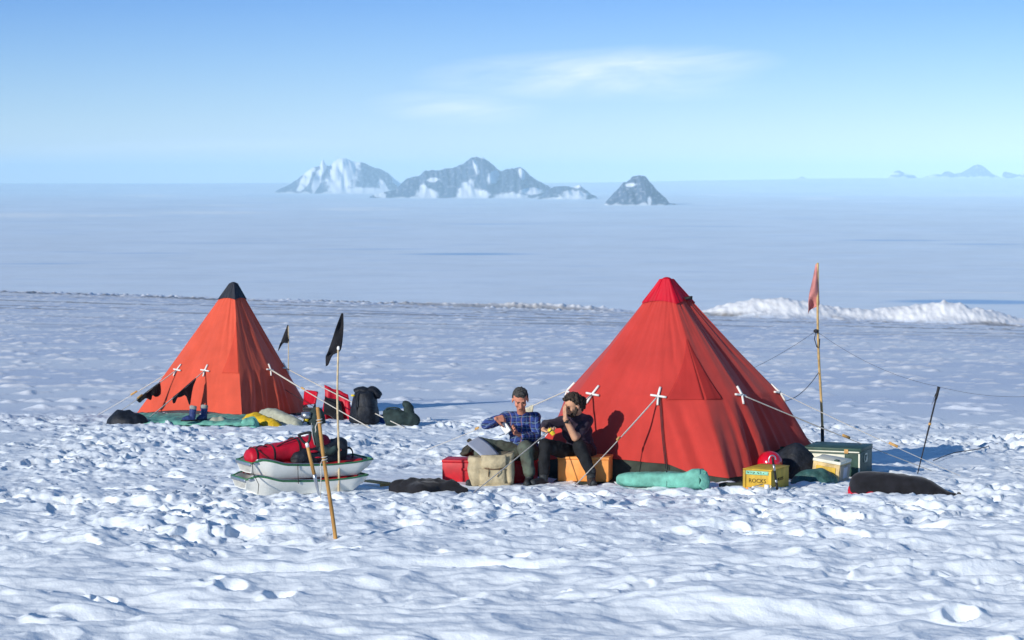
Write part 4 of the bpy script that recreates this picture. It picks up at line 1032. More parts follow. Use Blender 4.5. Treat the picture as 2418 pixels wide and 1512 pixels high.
# black and red duffel on the right
pts = [(2004, 1142, .07, .10), (2030, 1146, .145, .155), (2080, 1147, .15, .15), (2130, 1149, .15, .135), (2175, 1153, .14, .125), (2210, 1163, .11, .085), (2240, 1171, .07, .045), (2262, 1172, .03, .02)]
rows_d = [(*Wp(x, y, 26.85 - (x - 2000) * .0011), a_, b_) for x, y, a_, b_ in pts]
rdb = root('duffel_bag', (rows_d[3][0], 26.75, gz(rows_d[3][0], 26.75)), 'long black duffel bag with red ends lying on the snow at the right', 'duffel bag')
add('sack', bag(rows_d, 36, 80, 2.6, .010, 6, 31, ends=.05), M['black_cloth'], rdb)
add('red_base', bag([(a_ - .010, b_ - .01, c_ - .034, d_ * .96, e_ * .92) for a_, b_, c_, d_, e_ in [(rows_d[0][0], rows_d[0][1], rows_d[0][2] - .045, .06, .06), (rows_d[1][0], rows_d[1][1], rows_d[1][2] - .03, .135, .12)]] + [(rows_d[2][0] - .02, rows_d[2][1], rows_d[2][2] - .055, .13, .10), (rows_d[3][0], rows_d[3][1], rows_d[3][2] - .07, .10, .07)], 32, 40, 2.6, .006, 6, 32), M['red_nylon'], rdb)
e_ = np.array(rows_d[-1][:3])
add('drawcord_end', tube(spline([e_, e_ + [.03, 0, .0], e_ + [.02, 0, .035], e_ + [-.01, 0, .03]], 12), .010, 6), M['dark_rope'], rdb)
# ------------------------------------------------------------------ seats
pO = np.array([XY(1438, 28.09), 28.09, 0])
uo, vo = np.array([-.985, .173, 0]), np.array([.173, .985, 0])
ro, BO = crate('storage_box', pO, uo, vo, .60, .36, .285, M['orange_paint'], 'bright orange box used as a seat by the person in black', 'box', .03, lift=.03)
add('base_plank', BO(.30, .17, -.025, .70, .42, .04, .004), M['valance_green'], ro)
add('seam', BO(.585, -.004, .12, .012, .008, .22, .001), M['orange_paint'], ro)
pR = np.array([XY(1258, 28.15), 28.15, 0])
rr2, BR = crate('storage_box', pR, uo, vo, 1.08, .36, .255, M['red_paint'], 'long red box, seat of the person in the plaid shirt', 'box', .03, lift=.01)
add('handle', BR(.80, -.01, .15, .10, .014, .03, .004), M['red_paint'], rr2)
add('seam', BR(.745, -.004, .12, .008, .008, .24, .001), M['black_rubber'], rr2)
# dark coat on the red box
cx = BR(.95, .18, .29, .01, .01, .01, 0)[0].mean(0)
tag(add('dark_coat', bag([(cx[0] + .04, cx[1] - .03, cx[2] + .02, .12, .035), (cx[0] + .12, cx[1], cx[2] + .05, .15, .06), (cx[0] + .21, cx[1] + .03, cx[2] + .08, .13, .10), (cx[0] + .27, cx[1] + .04, cx[2] + .12, .11, .10), (cx[0] + .38, cx[1] + .04, cx[2] + .07, .10, .08)], 36, 60, 2.1, .03, 8, 41, ends=.25), M['khaki']), 'dark crumpled coat thrown on the left end of the red box', 'coat')
# canvas bag with straps
pc = np.array([XY(1214, 27.78), 27.78, 0]); z0 = mz(27.9)
rc = root('canvas_bag', (pc[0] - .25, 27.9, z0), 'bulging beige canvas bag with leather straps standing in front of the red box', 'bag')
n1, n2 = 44, 26; V = []
for i in range(n2):
    t = i / (n2 - 1)
    for j in range(n1):
        a = 2 * math.pi * j / n1; cxn, syn = math.cos(a), math.sin(a)
        cxn = np.sign(cxn) * abs(cxn) ** .45; syn = np.sign(syn) * abs(syn) ** .55
        ww = (.245 + .02 * math.sin(t * 3)) + .0 * t + (.015 if t > .85 else 0)
        dd = .13 + .03 * math.sin(t * math.pi)
        V.append((pc[0] - .265 + cxn * ww - (1 - t) * -.012, 27.93 + syn * dd, z0 + .005 + t * (.345 + .03 * cxn)))
V = np.array(V); Fc = [(i * n1 + j, i * n1 + (j + 1) % n1, (i + 1) * n1 + (j + 1) % n1, (i + 1) * n1 + j) for i in range(n2 - 1) for j in range(n1)]
V = np.vstack([V, V[:n1].mean(0), V[-n1:].mean(0) - [0, 0, .05]]); Fc += [(len(V) - 2, (j + 1) % n1, j) for j in range(n1)] + [(len(V) - 1, (n2 - 1) * n1 + j, (n2 - 1) * n1 + (j + 1) % n1) for j in range(n1)]
add('body', wrinkle(V, Fc, .014, 8, 51, (1, 1, .6)), M['canvas'], rc)
fx = pc[0] - .25; fy = 27.93 - .165
def wall(x0, x1, z_0, z_1, y, amp, seed, n=20, m_=14, scal=0.0, mt=None, nm='flap', th=.008):
    g = np.array([[(x0 + (x1 - x0) * i / (n - 1), y - amp * (math.sin(math.pi * i / (n - 1)) ** .5) * (.4 + .6 * math.sin(math.pi * j / (m_ - 1)) ** .5) + .006 * float(pn(i * .5, j * .5, seed)), z_1 - (z_1 - z_0) * j / (m_ - 1) * (1 - scal * abs(2 * i / (n - 1) - 1) ** 3)) for j in range(m_)] for i in range(n)])
    return sheet(g, th)
add('flap', wall(fx - .13, fx + .16, z0 + .20, z0 + .365, fy, .034, 3, scal=.28), M['canvas'], rc)
add('front_pocket', wall(fx - .15, fx + .15, z0 + .02, z0 + .205, fy, .040, 5), M['canvas'], rc)
add('side_pocket', wrinkle(*ball((pc[0] - .055, 27.84, z0 + .16), (.055, .08, .15), 20, 14), .008, 12, 6), M['canvas'], rc)
add('bottom_fold', wrinkle(*ball((pc[0] - .22, 27.78, z0 + .01), (.19, .07, .035), 24, 12), .006, 12, 9), M['canvas'], rc)
M['leather'] = mat('brown_leather', (.16, .09, .05), .6, .2, 30)
for dx in (-.045, .085):
    add('strap', tube([(fx + dx, fy - .044, z0 + .22), (fx + dx, fy - .052, z0 + .18), (fx + dx - .01 * (dx > 0) * 3, fy - .05, z0 + .12)], .008, 6, .004), M['leather'], rc)
add('piping', tube([(fx - .09, fy - .034, z0 + .215), (fx, fy - .044, z0 + .203), (fx + .13, fy - .034, z0 + .215)], .006, 6), M['leather'], rc)
# translucent plastic sheet leaning out of the bag
q = [Wp(1101, 1048, 27.85), Wp(1130, 1031, 28.05), Wp(1179, 1073, 27.95), Wp(1142, 1082, 27.75)]
g = np.array([[(q[0] * (1 - s) + q[1] * s) * (1 - t) + (q[3] * (1 - s) + q[2] * s) * t + np.array([0, .012 * math.sin(t * 3.1), .02 * math.sin(t * math.pi) * (s)]) for t in np.linspace(0, 1, 14)] for s in np.linspace(0, 1, 8)])
tag(add('plastic_sheet', sheet(g, .004), M['clear']), 'cloudy clear plastic sheet sticking up out of the canvas bag', 'plastic sheet')
# things hanging on the tent ropes
def rope_pt(rt, k, f):
    ropes = [o for o in bpy.data.objects if o.parent == rt and o.name.startswith('guy_rope')]
    vs_ = np.array([tuple(v.co) for v in ropes[k].data.vertices]) + ORG[rt.name]; n = (len(vs_) - 2) // 6
    cl = vs_[:n * 6].reshape(n, 6, 3).mean(1); x = f * (n - 1); i = min(int(x), n - 2); return cl[i] + (cl[i + 1] - cl[i]) * (x - i)
def hung(rt, k, f0, f1, drop0, drop1, seed, mt, label, cat, name, thick=.01, sway=0.0, lean=(0, 0)):
    g = []
    for i in range(16):
        s = i / 15; a = rope_pt(rt, k, f0 + (f1 - f0) * s); dr = drop0(s) if callable(drop0) else drop0 + (drop1 - drop0) * s
        g.append([[a[0] + lean[0] * t * dr + .025 * math.sin(s * 9 + t * 2 + seed) * t, a[1] + lean[1] * t * dr + .03 * math.sin(s * 13 + seed + t) * t, a[2] + .012 - dr * t] for t in np.linspace(0, 1, 12)])
    return tag(add(name, sheet(np.array(g), thick), mt), label, cat)
M['sock'] = mat('cream_wool', (.55, .50, .36), .9, .45, 16, .4, 60, .004)
hung(rt1, 4, .205, .265, .20, .25, 3, M['sock'], 'pale towel hanging from the guy rope between the two people', 'towel', 'towel', .01)
hung(rt1, 4, .30, .335, .12, .10, 5, M['sock'], 'small pale cloth hanging on the rope behind the plaid shirt', 'cloth', 'small_cloth', .01)
hung(rt2, 0, .24, .56, lambda s: .17 * (1 - s) ** .8 + .05 + .03 * math.sin(s * 17), 0, 1, M['black_cloth'], 'black sock-like garment hanging on the outer left guy rope of the far tent', 'clothing', 'hanging_garment', .015)
hung(rt2, 1, .15, .50, lambda s: .06 + .30 * ss(0, .22, s) * ss(.6, .25, s) + .06 * s + .02 * math.sin(s * 23), 0, 2, M['black_cloth'], 'black garment hanging on the rope in front of the far tent face', 'clothing', 'hanging_garment', .015)
# ------------------------------------------------------------------ far tent surroundings
def far(px, py, dy=0): 
    g = Gp(px, py); return (g[0], g[1] + dy)
tag(add('black_sack', lump(far(292, 1010, .3), .34, .25, .20, 0, 61, .12, .02, 5, n=72, m_=28), M['black_nylon']), 'flat black sack at the left corner of the far tent', 'sack')
# teal groundsheet strip spread in front of the far tent
g = []
for i in range(90):
    s = i / 89; a = Gp(268 + 332 * s, 1008 + 2 * s); bb = np.array([-6.75 + 2.45 * s, 42.45 - .95 * s])
    row = []
    for j in range(16):
        t = j / 15; x = a[0] * (1 - t) + bb[0] * t; y = a[1] * (1 - t) + bb[1] * t
        row.append((x, y, mz(y) + .085 + .0 * t + .035 * float(fbm(x * 4, y * 4, 3, 71)) * (1 - .3 * t) - .05 * (t < .01)))
    g.append(row)
tag(add('groundsheet', sheet(np.array(g), .02), M['teal_cloth']), 'crumpled teal groundsheet spread along the front of the far tent', 'groundsheet')
def boot(px, py, rz, label):
    c = Gp(px, py); c = np.array([c[0], c[1], mz(c[1]) + .10]); r_ = root('boot', c, label, 'boot', 'pair of blue boots by the far tent')
    f = np.array([math.cos(rz), math.sin(rz), 0])
    add('shell', bake(merge(tube([c + f * .0 + [0, 0, .05], c + [0, 0, .14], c - f * .01 + [0, 0, .20]], [.055, .055, .06], 14), tube([c - f * .03 + [0, 0, .045], c + f * .09 + [0, 0, .05], c + f * .18 + [0, 0, .035]], [.045, .05, .03], 14)), .009, 3), M['blue_boot'], r_)
    add('liner', tube([c - f * .01 + [0, 0, .18], c - f * .012 + [0, 0, .24], c - f * .015 + [0, 0, .255]], [.055, .062, .045], 14), M['grey_felt'], r_)
    add('sole', tube([c - f * .06 + [0, 0, .012], c + f * .08 + [0, 0, .012], c + f * .20 + [0, 0, .018]], [.045, .05, .03], 12, [.015, .015, .012]), M['black_rubber'], r_)
boot(455, 1009, R(-150), 'left boot of a blue pair standing on the teal groundsheet')
boot(482, 1007, R(-120), 'right boot of a blue pair standing on the teal groundsheet')
tag(add('rag', lump(far(512, 1007, .05), .20, .12, .09, 10, 65, .3, .02, 8), M['beige_foam']), 'grey crumpled rag beside the blue boots', 'cloth')
tag(add('yellow_bag', bag([(*(np.array([*far(575, 1003), mz(41.4) + .12])), .10, .06), (*(np.array([*far(600, 1004), mz(41.3) + .13])), .14, .13), (*(np.array([*far(632, 1006), mz(41.2) + .10])), .14, .11), (*(np.array([*far(660, 1008), mz(41.2) + .06])), .10, .06)], 28, 50, 2.1, .020, 8, 67), M['yellow_bag']), 'crumpled yellow bag lying by the near corner of the far tent', 'bag')
tag(add('sleeping_mat', bag([(*(np.array([*far(612, 1003, .5), mz(41.9) + .17])), .12, .12), (*(np.array([*far(640, 1004, .4), mz(41.8) + .18])), .13, .14), (*(np.array([*far(672, 1006, .3), mz(41.7) + .14])), .12, .115), (*(np.array([*far(708, 1007, .2), mz(41.6) + .09])), .10, .08)], 28, 50, 2.4, .012, 6, 69), M['beige_foam']), 'grey-beige rolled mat behind the yellow bag', 'mat')
tag(add('green_bag', lump(far(590, 1009, .02), .16, .10, .14, 0, 73, .2, .02, 9), M['teal_cloth']), 'small teal bundle in front of the yellow bag', 'bundle')
# cooking clutter
c = np.array([*far(722, 1003, .1), 0]); c[2] = mz(c[1])
rs = root('camp_stove', c, 'camp stove with a pot and wire legs right of the far tent', 'stove')
add('pot', tube([c + [0, 0, .10], c + [0, 0, .11], c + [0, 0, .20]], [.07, .085, .085], 18), M['alu'], rs)
add('burner', tube([c + [0, 0, .04], c + [0, 0, .10]], [.04, .05], 14), M['yellow_can'], rs)
for a in (0, 2.1, 4.2): add('leg', tube([c + [.05 * math.cos(a), .05 * math.sin(a), .1], c + [.13 * math.cos(a), .13 * math.sin(a), .0]], .006, 6), M['dark_rope'], rs)
add('handle', tube(spline([c + [-.085, 0, .17], c + [-.15, 0, .19], c + [-.15, 0, .12], c + [-.085, 0, .13]], 12), .006, 6), M['dark_rope'], rs)
tag(add('dark_bundle', lump(far(745, 1003, .2), .16, .14, .26, 0, 75, .25, .03, 8), M['green_pack']), 'dark bundle of gear between the stove and the red jacket', 'bundle')
# small red seat-back
q = np.array([[Wp(720, 921, 43.0), Wp(717, 957, 42.9)], [Wp(750, 925, 42.6), Wp(744, 954, 42.5)]])
rsb = root('camp_chair', (*far(735, 1000, .3), mz(42)), 'small folding chair with a red back right of the far tent', 'chair')
g = np.array([[(q[0][0] * (1 - s) + q[1][0] * s) * (1 - t) + (q[0][1] * (1 - s) + q[1][1] * s) * t + np.array([0, .03 * math.sin(s * 3.1), 0]) for t in np.linspace(0, 1, 8)] for s in np.linspace(0, 1, 10)])
add('backrest', sheet(g, .03), M['red_nylon'], rsb)
for a_, b2 in ((q[0][1], Wp(722, 1002, 42.5)), (q[1][1], Wp(748, 1002, 42.2)), (q[0][1] + [.05, 0, 0], Wp(748, 1003, 42.8)), (q[1][1], Wp(724, 1003, 41.9))):
    add('leg', tube([a_, b2], .012, 6), M['dark_rope'], rsb)
add('seat', bag([(*Wp(722, 966, 42.5), .10, .03), (*Wp(746, 968, 42.3), .10, .03)], 14, 10, 3), M['black_cloth'], rsb)
# red jacket hung over the guy rope
rj = root('red_jacket', (*far(800, 1004, .3), mz(41.8)), 'red jacket with a black lining hung over the guy rope of the far tent', 'jacket')
Yj = 41.9
def jg(cols, th, mt, nm):
    g = refine(np.array([[Wp(x, y, Yj + dy) for x, y, dy in col] for col in cols])); add(nm, sheet(g, th), mt, rj)
jg([[(766, 909, 0), (768, 935, 0), (762, 970, -.1), (759, 1002, -.15)], [(776, 913, 0), (776, 936, -.03), (768, 972, -.15), (770, 1003, -.2)], [(787, 919, .02), (786, 938, 0), (782, 972, -.05), (780, 1003, -.05)], [(800, 921, .02), (803, 940, 0), (806, 970, 0), (808, 1004, -.05)], [(812, 928, .02), (816, 948, -.02), (822, 975, -.1), (828, 1004, -.15)], [(822, 932, .02), (826, 955, 0), (831, 978, -.06), (838, 1003, -.1)]], .02, M['red_nylon'], 'shell')
jg([[(768, 939, -.08), (765, 955, -.12), (764, 978, -.2)], [(782, 941, -.10), (780, 958, -.12), (779, 982, -.2)], [(798, 945, -.08), (800, 965, -.14), (803, 1002, -.22)], [(804, 952, -.07), (808, 970, -.14), (814, 1003, -.22)]], .03, M['black_cloth'], 'lining')
add('sleeve', bag([(*Wp(820, 945, Yj - .05), .05, .05), (*Wp(823, 970, Yj - .1), .06, .055), (*Wp(830, 1003, Yj - .15), .055, .05)], 16, 24, 2.1, .01, 10, 77), M['red_nylon'], rj)
# black rucksack
c = np.array([*far(858, 1006, .45), 0]); c[2] = mz(c[1])
rb = root('rucksack', c, 'big black rucksack standing on the snow right of the red jacket', 'rucksack')
add('sack', bag([(c[0] - .01, c[1], c[2], .28, .24), (c[0] + .0, c[1], c[2] + .2, .30, .24), (c[0] + .01, c[1], c[2] + .42, .28, .2), (c[0] + .0, c[1], c[2] + .60, .20, .15)], 30, 50, 2.3, .02, 6, 79, ends=.1), M['black_nylon'], rb)
add('top_lid', bag([(c[0] - .16, c[1], c[2] + .52, .12, .07), (c[0] - .08, c[1], c[2] + .57, .13, .075), (c[0] + .05, c[1], c[2] + .54, .13, .08), (c[0] + .14, c[1], c[2] + .56, .12, .08), (c[0] + .24, c[1], c[2] + .44, .10, .08)], 22, 26, 2.2, .012, 9, 80), M['black_nylon'], rb)
add('shoulder_strap', tube([c + [-.10, -.22, .55], c + [-.13, -.29, .35], c + [-.1, -.27, .1]], .02, 6, .008), M['black_cloth'], rb)
add('buckle', ball(c + [-.19, -.17, .50], (.035, .02, .02), 10, 6), M['yellow_can'], rb)
# dark green holdall with handle loop
c = np.array([*far(940, 1010, .35), 0]); c[2] = mz(c[1])
rh = root('holdall', c, 'dark green holdall with an open loop handle, right of the big rucksack', 'bag')
add('body', bag([(c[0] - .26, c[1], c[2] + .12, .12, .13), (c[0] - .15, c[1], c[2] + .14, .15, .15), (c[0] + .05, c[1], c[2] + .13, .15, .14), (c[0] + .22, c[1], c[2] + .10, .14, .12), (c[0] + .33, c[1], c[2] + .03, .08, .05)], 28, 44, 2.3, .015, 7, 83), M['green_pack'], rh)
add('loop_handle', tube(spline([c + [-.22, -.06, .24], c + [-.20, -.06, .30], c + [-.10, -.06, .315], c + [.0, -.06, .30], c + [.04, -.06, .25]], 20), .013, 8), M['green_pack'], rh)
add('upright_flap', bag([(c[0] + .16, c[1], c[2] + .10, .10, .11), (c[0] + .16, c[1], c[2] + .26, .08, .085), (c[0] + .12, c[1], c[2] + .36, .07, .07), (c[0] + .05, c[1], c[2] + .37, .05, .045)], 18, 26, 2.2, .01, 9, 84), M['green_pack'], rh)
M['blue_cloth'] = mat('blue_cloth', (.03, .09, .30), .8)
tag(add('blue_bundle', lump(far(899, 1004, .5), .12, .1, .16, 0, 85, .2, .02, 9), M['blue_cloth']), 'small blue bundle between the big rucksack and the holdall', 'bundle')
# ------------------------------------------------------------------ people
M['skin'] = mat('skin', (.60, .24, .155), .6, .18, 18, .15, 80, .002, spec=.3)
M['skin2'] = mat('skin_tan', (.62, .33, .20), .6, .15, 18, .15, 80, .002, spec=.3)
M['hair_grey'] = mat('dark_grey_hair', (.075, .072, .068), .8, .6, 70, .8, 120, .008, stretch=(1, 1, .4))
M['hair_brown'] = mat('dark_brown_hair', (.06, .043, .032), .8, .7, 60, .8, 120, .008)
M['sweater'] = mat('dark_purple_sweater', (.035, .022, .042), .9, .3, 14, .5, 120, .004, sheen=.1)
M['dark_trousers'] = mat('black_trousers', (.014, .016, .02), .85, .4, 12, .4, 50, .006)
M['green_trousers'] = mat('olive_green_trousers', (.10, .13, .10), .85, .35, 10, .4, 40, .006, col2=(.065, .06, .05))
M['boot_dark'] = mat('dark_boot', (.035, .04, .045), .6, .3, 20)
M['eye'] = mat('dark_eye', (.02, .015, .012), .3)
def plaid():
    m_ = bpy.data.materials.new('blue_plaid'); m_.use_nodes = True; nt = m_.node_tree; nt.nodes.clear()
    out = nd(nt, 'ShaderNodeOutputMaterial'); p_ = nd(nt, 'ShaderNodeBsdfPrincipled'); p_.inputs['Roughness'].default_value = .9
    co = nd(nt, 'ShaderNodeTexCoord'); sp = nd(nt, 'ShaderNodeSeparateXYZ'); ns = nd(nt, 'ShaderNodeTexNoise'); ns.inputs['Scale'].default_value = 5
    nt.links.new(co.outputs['Object'], ns.inputs['Vector']); nt.links.new(co.outputs['Object'], sp.inputs[0])
    wob = mth(nt, 'MULTIPLY', ns.outputs[0], .11)
    def line(sock, per, w, ph):
        f = mth(nt, 'FRACT', mth(nt, 'ADD', mth(nt, 'DIVIDE', mth(nt, 'ADD', sock, wob), per), ph)); return mth(nt, 'LESS_THAN', f, w)
    hx = mth(nt, 'ADD', sp.outputs[0], mth(nt, 'MULTIPLY', sp.outputs[1], .6))
    base = None
    def mixc(fac, a, b_):
        n_ = nd(nt, 'ShaderNodeMix', data_type='RGBA'); nt.links.new(fac, n_.inputs[0])
        for s_, v in ((n_.inputs[6], a), (n_.inputs[7], b_)):
            if isinstance(v, tuple): s_.default_value = (*v, 1)
            else: nt.links.new(v, s_)
        return n_.outputs[2]
    c_ = mixc(line(hx, .062, .45, 0), (.022, .045, .21), (.012, .02, .075))
    c_ = mixc(mth(nt, 'MULTIPLY', line(sp.outputs[2], .062, .42, .2), .55), c_, (.03, .07, .30))
    c_ = mixc(mth(nt, 'MULTIPLY', line(hx, .062, .13, .5), .6), c_, (.20, .28, .42))
    c_ = mixc(mth(nt, 'MULTIPLY', line(sp.outputs[2], .062, .13, .6), .6), c_, (.20, .32, .42))
    c_ = mixc(mth(nt, 'MULTIPLY', line(hx, .124, .06, .8), .6), c_, (.42, .12, .10))
    nt.links.new(c_, p_.inputs['Base Color'])
    nb = nd(nt, 'ShaderNodeTexNoise'); nb.inputs['Scale'].default_value = 18; nb.inputs['Detail'].default_value = 3; nt.links.new(co.outputs['Object'], nb.inputs['Vector'])
    b_ = nd(nt, 'ShaderNodeBump'); b_.inputs['Strength'].default_value = .6; b_.inputs['Distance'].default_value = .012; nt.links.new(nb.outputs[0], b_.inputs['Height']); nt.links.new(b_.outputs[0], p_.inputs['Normal'])
    nt.links.new(p_.outputs[0], out.inputs[0]); return m_
M['plaid'] = plaid()
def cap_(a, b, ra, rb, n=14):
    """tapered limb with round ends"""
    a, b = np.array(a, float), np.array(b, float); t = nrm(b - a)
    ks = [(-.95, .30), (-.7, .71), (-.35, .94), (0, 1)]
    P = [a + t * k_ * ra for k_, _ in ks] + [b - t * k_ * rb for k_, _ in reversed(ks)]
    r = [ra * q for _, q in ks] + [rb * q for _, q in reversed(ks)]
    return tube(P, r, n)
def chain(pts, rs): return merge(*[cap_(pts[i], pts[i + 1], rs[i], rs[i + 1]) for i in range(len(pts) - 1)])
def rotv(v, ax_, a):
    return np.array(Matrix.Rotation(a, 3, Vector(ax_)) @ Vector(v))
def hand(w, d, n, side, curl=(.5, .5, .5, .5), thumb=.3, s_=1.0, spread=.05):
    """w wrist, d towards the fingers, n way the palm faces, side +1/-1 thumb side"""
    d = nrm(d); n = nrm(np.array(n) - np.dot(n, d) * d); s = np.cross(d, n) * side; out_ = []
    offs = (.030, .010, -.011, -.030); Ls = (.074, .082, .077, .061)
    for o_, L_, cu, i in zip(offs, Ls, curl, range(4)):
        kx = w + (d * (.090 - .004 * abs(i - 1)) + s * o_) * s_
        out_.append(cap_(w + (d * .012 + s * o_ * .55) * s_, kx, .0145 * s_, .0115 * s_, 10))
        dr = nrm(d + s * spread * (1.5 - i)); q = kx
        axn = np.cross(dr, n)
        for f_, r0, r1 in ((.45, .0100, .0092), (.31, .0092, .0084), (.24, .0084, .0072)):
            dr = rotv(dr, axn, cu); q2 = q + dr * L_ * f_ * s_
            out_.append(cap_(q, q2, r0 * s_, r1 * s_, 10)); q = q2
    q = w + (d * .022 + s * .022) * s_; dr = nrm(d * .65 + s * .75 + n * .35)
    for L_, r0, r1 in ((.045, .016, .013), (.034, .0125, .011), (.027, .011, .009)):
        q2 = q + dr * L_ * s_; out_.append(cap_(q, q2, r0 * s_, r1 * s_, 10)); q = q2; dr = nrm(dr + n * thumb * .6 + d * .25)
    return merge(*out_)
def head(c, fwd, up, s_=1.0, jaw=1.0):
    """skull, face, jaw, nose, brow, lips, ears; fwd = way the face looks"""
    f = nrm(fwd); u = nrm(np.array(up) - np.dot(up, f) * f); r = np.cross(f, u)
    Rm = np.array([r, f, u]).T
    def at(x, y, z): return c + (r * x + f * y + u * z) * s_
    out_ = [ball(at(0, -.014, .030), np.array((.075, .092, .088)) * s_, 24, 16, Rm), ball(at(0, .028, -.022), np.array((.062, .060, .084)) * s_, 24, 16, Rm),
            ball(at(0, .050, -.080), np.array((.036, .034, .030)) * s_ * jaw, 16, 10, Rm),
            cap_(at(0, .084, .012), at(0, .108, -.028), .010 * s_, .015 * s_), ball(at(0, .098, -.032), np.array((.019, .015, .011)) * s_, 12, 8, Rm),
            cap_(at(-.034, .074, .026), at(.034, .074, .026), .012 * s_, .012 * s_), cap_(at(-.020, .084, -.058), at(.020, .084, -.058), .008 * s_, .008 * s_),
            cap_(at(-.018, .083, -.070), at(.018, .083, -.070), .008 * s_, .008 * s_),
            ball(at(-.038, .060, -.022), np.array((.026, .024, .024)) * s_, 12, 8, Rm), ball(at(.038, .060, -.022), np.array((.026, .024, .024)) * s_, 12, 8, Rm)]
    for q in (-1, 1): out_.append(ball(at(q * .082, -.012, -.012), np.array((.011, .020, .033)) * s_, 12, 8, Rm))
    return merge(*out_), at, Rm
def torso(hip, chest, neckb, sh_l, sh_r, wid, dep, back, k_=1.0):
    """smooth trunk: pelvis, waist, ribcage, shoulder girdle"""
    hip, chest, neckb = (np.array(v) for v in (hip, chest, neckb)); sd = nrm(np.array(sh_r) - np.array(sh_l)); sd2 = sd.copy(); sd2[2] = 0; sd2 = nrm(sd2)
    out_ = []
    for p_, w_, d_ in ((hip, wid * .95, dep * 1.05), ((hip + chest) / 2, wid * .90, dep * .98), (chest, wid * 1.02, dep)):
        fw = nrm(np.cross(sd2, [0, 0, 1])); ax_ = nrm(np.cross(fw, sd2))
        out_.append(ball(p_, (w_, d_, .15), 24, 14, np.array([sd2, fw, np.cross(sd2, fw)]).T))
    out_ += [cap_(hip, chest, dep * .9, dep * .9, 18), cap_(chest, neckb, dep * .85, .075 * k_, 18), cap_(sh_l, sh_r, .072 * k_, .072 * k_), cap_(sh_l, chest, .07 * k_, .10 * k_), cap_(sh_r, chest, .07 * k_, .10 * k_), cap_(neckb, sh_l, .058 * k_, .066 * k_), cap_(neckb, sh_r, .058 * k_, .066 * k_)]
    return out_
# --- person in the plaid shirt
hipc = Wp(1240, 1068, 28.36); chest = Wp(1234, 1010, 28.30); neckb = Wp(1233, 981, 28.25); hc = Wp(1228.5, 944, 28.07)
shL, shR = Wp(1197, 986, 28.24), Wp(1263, 988, 28.30)
elL, wrL = Wp(1149, 1003, 28.02), Wp(1170, 990, 27.83); elR, wrR = Wp(1266, 1034, 28.20), Wp(1226, 1027, 28.00)
hL, kL, aL = Wp(1226, 1068, 28.32), Wp(1137, 1050, 28.14), Wp(1128, 1122, 28.05)
hR, kR, aR = Wp(1254, 1068, 28.32), Wp(1240, 1058, 27.93), Wp(1250, 1124, 27.95)
fwd = np.array([.05, -.86, -.50]); up = np.array([0, -.5, .86])
r1 = root('person', (hipc[0], hipc[1], mz(28.2)), 'seated grey-haired person in a blue plaid shirt looking down at a notebook', 'person')
hd, at, Rm = head(hc, fwd, up, 1.08, 1.1)
hdL = hand(wrL, Wp(1190, 988, 27.86) - wrL, (.25, .9, -.3), -1, (.75, .8, .85, .85), .5, 1.08)
hdR = hand(wrR, Wp(1205, 1018, 27.93) - wrR, (.1, -.5, .85), 1, (.55, .6, .65, .7), .5, 1.08)
parts = [hd, cap_(neckb + [0, .02, -.03], at(0, -.03, -.05), .054, .050), hdL, hdR, chain([shL, elL, wrL], [.05, .040, .028]), chain([shR, elR, wrR], [.05, .040, .028]),
         chain([hL, kL, aL], [.08, .055, .042]), chain([hR, kR, aR], [.08, .055, .042])] + torso(hipc, chest, neckb - [0, 0, .03], shL, shR, .145, .09, 0, .62)
add('body', bake(merge(*parts), .006, 3), M['skin'], r1)
sh = [chain([shL, elL, wrL + (elL - wrL) * .12], [.068, .060, .046]), chain([shR, elR, wrR + (elR - wrR) * .15], [.068, .060, .046])] + torso(hipc + [0, 0, .02], chest, neckb - [0, 0, .02], shL, shR, .185, .125, 0)
sh += [tube([neckb + [.055 * math.cos(a), -.012 + .05 * math.sin(a), .015] for a in np.linspace(0, 2 * math.pi, 20)], .017, 8)]
add('shirt', wrinkle(*bake(merge(*sh), .009, 4), .007, 11, 3), M['plaid'], r1)
tr = [chain([hL, kL, aL + [0, 0, .04]], [.105, .082, .062]), chain([hR, kR, aR + [0, 0, .04]], [.105, .085, .066]), ball(hipc + [0, 0, -.03], (.17, .13, .11), 20, 12)]
add('trousers', wrinkle(*bake(merge(*tr), .010, 4), .009, 10, 5), M['green_trousers'], r1)
for a_, f_ in ((aL, np.array([-.12, -.22, 0])), (aR, np.array([-.04, -.25, 0]))):
    z_ = mz(a_[1]); g_ = np.array([a_[0], a_[1], z_])
    add('boot', bake(merge(cap_(g_ + [0, 0, .16], g_ + [0, 0, .06], .055, .05), cap_(g_ + [0, .02, .045], g_ + f_ * .85 + [0, 0, .04], .045, .038), box(g_ + f_ * .35 + [0, 0, .012], (.09, .27, .03), math.atan2(f_[1], f_[0]) + math.pi / 2, .01)), .008, 3), M['boot_dark'], r1)
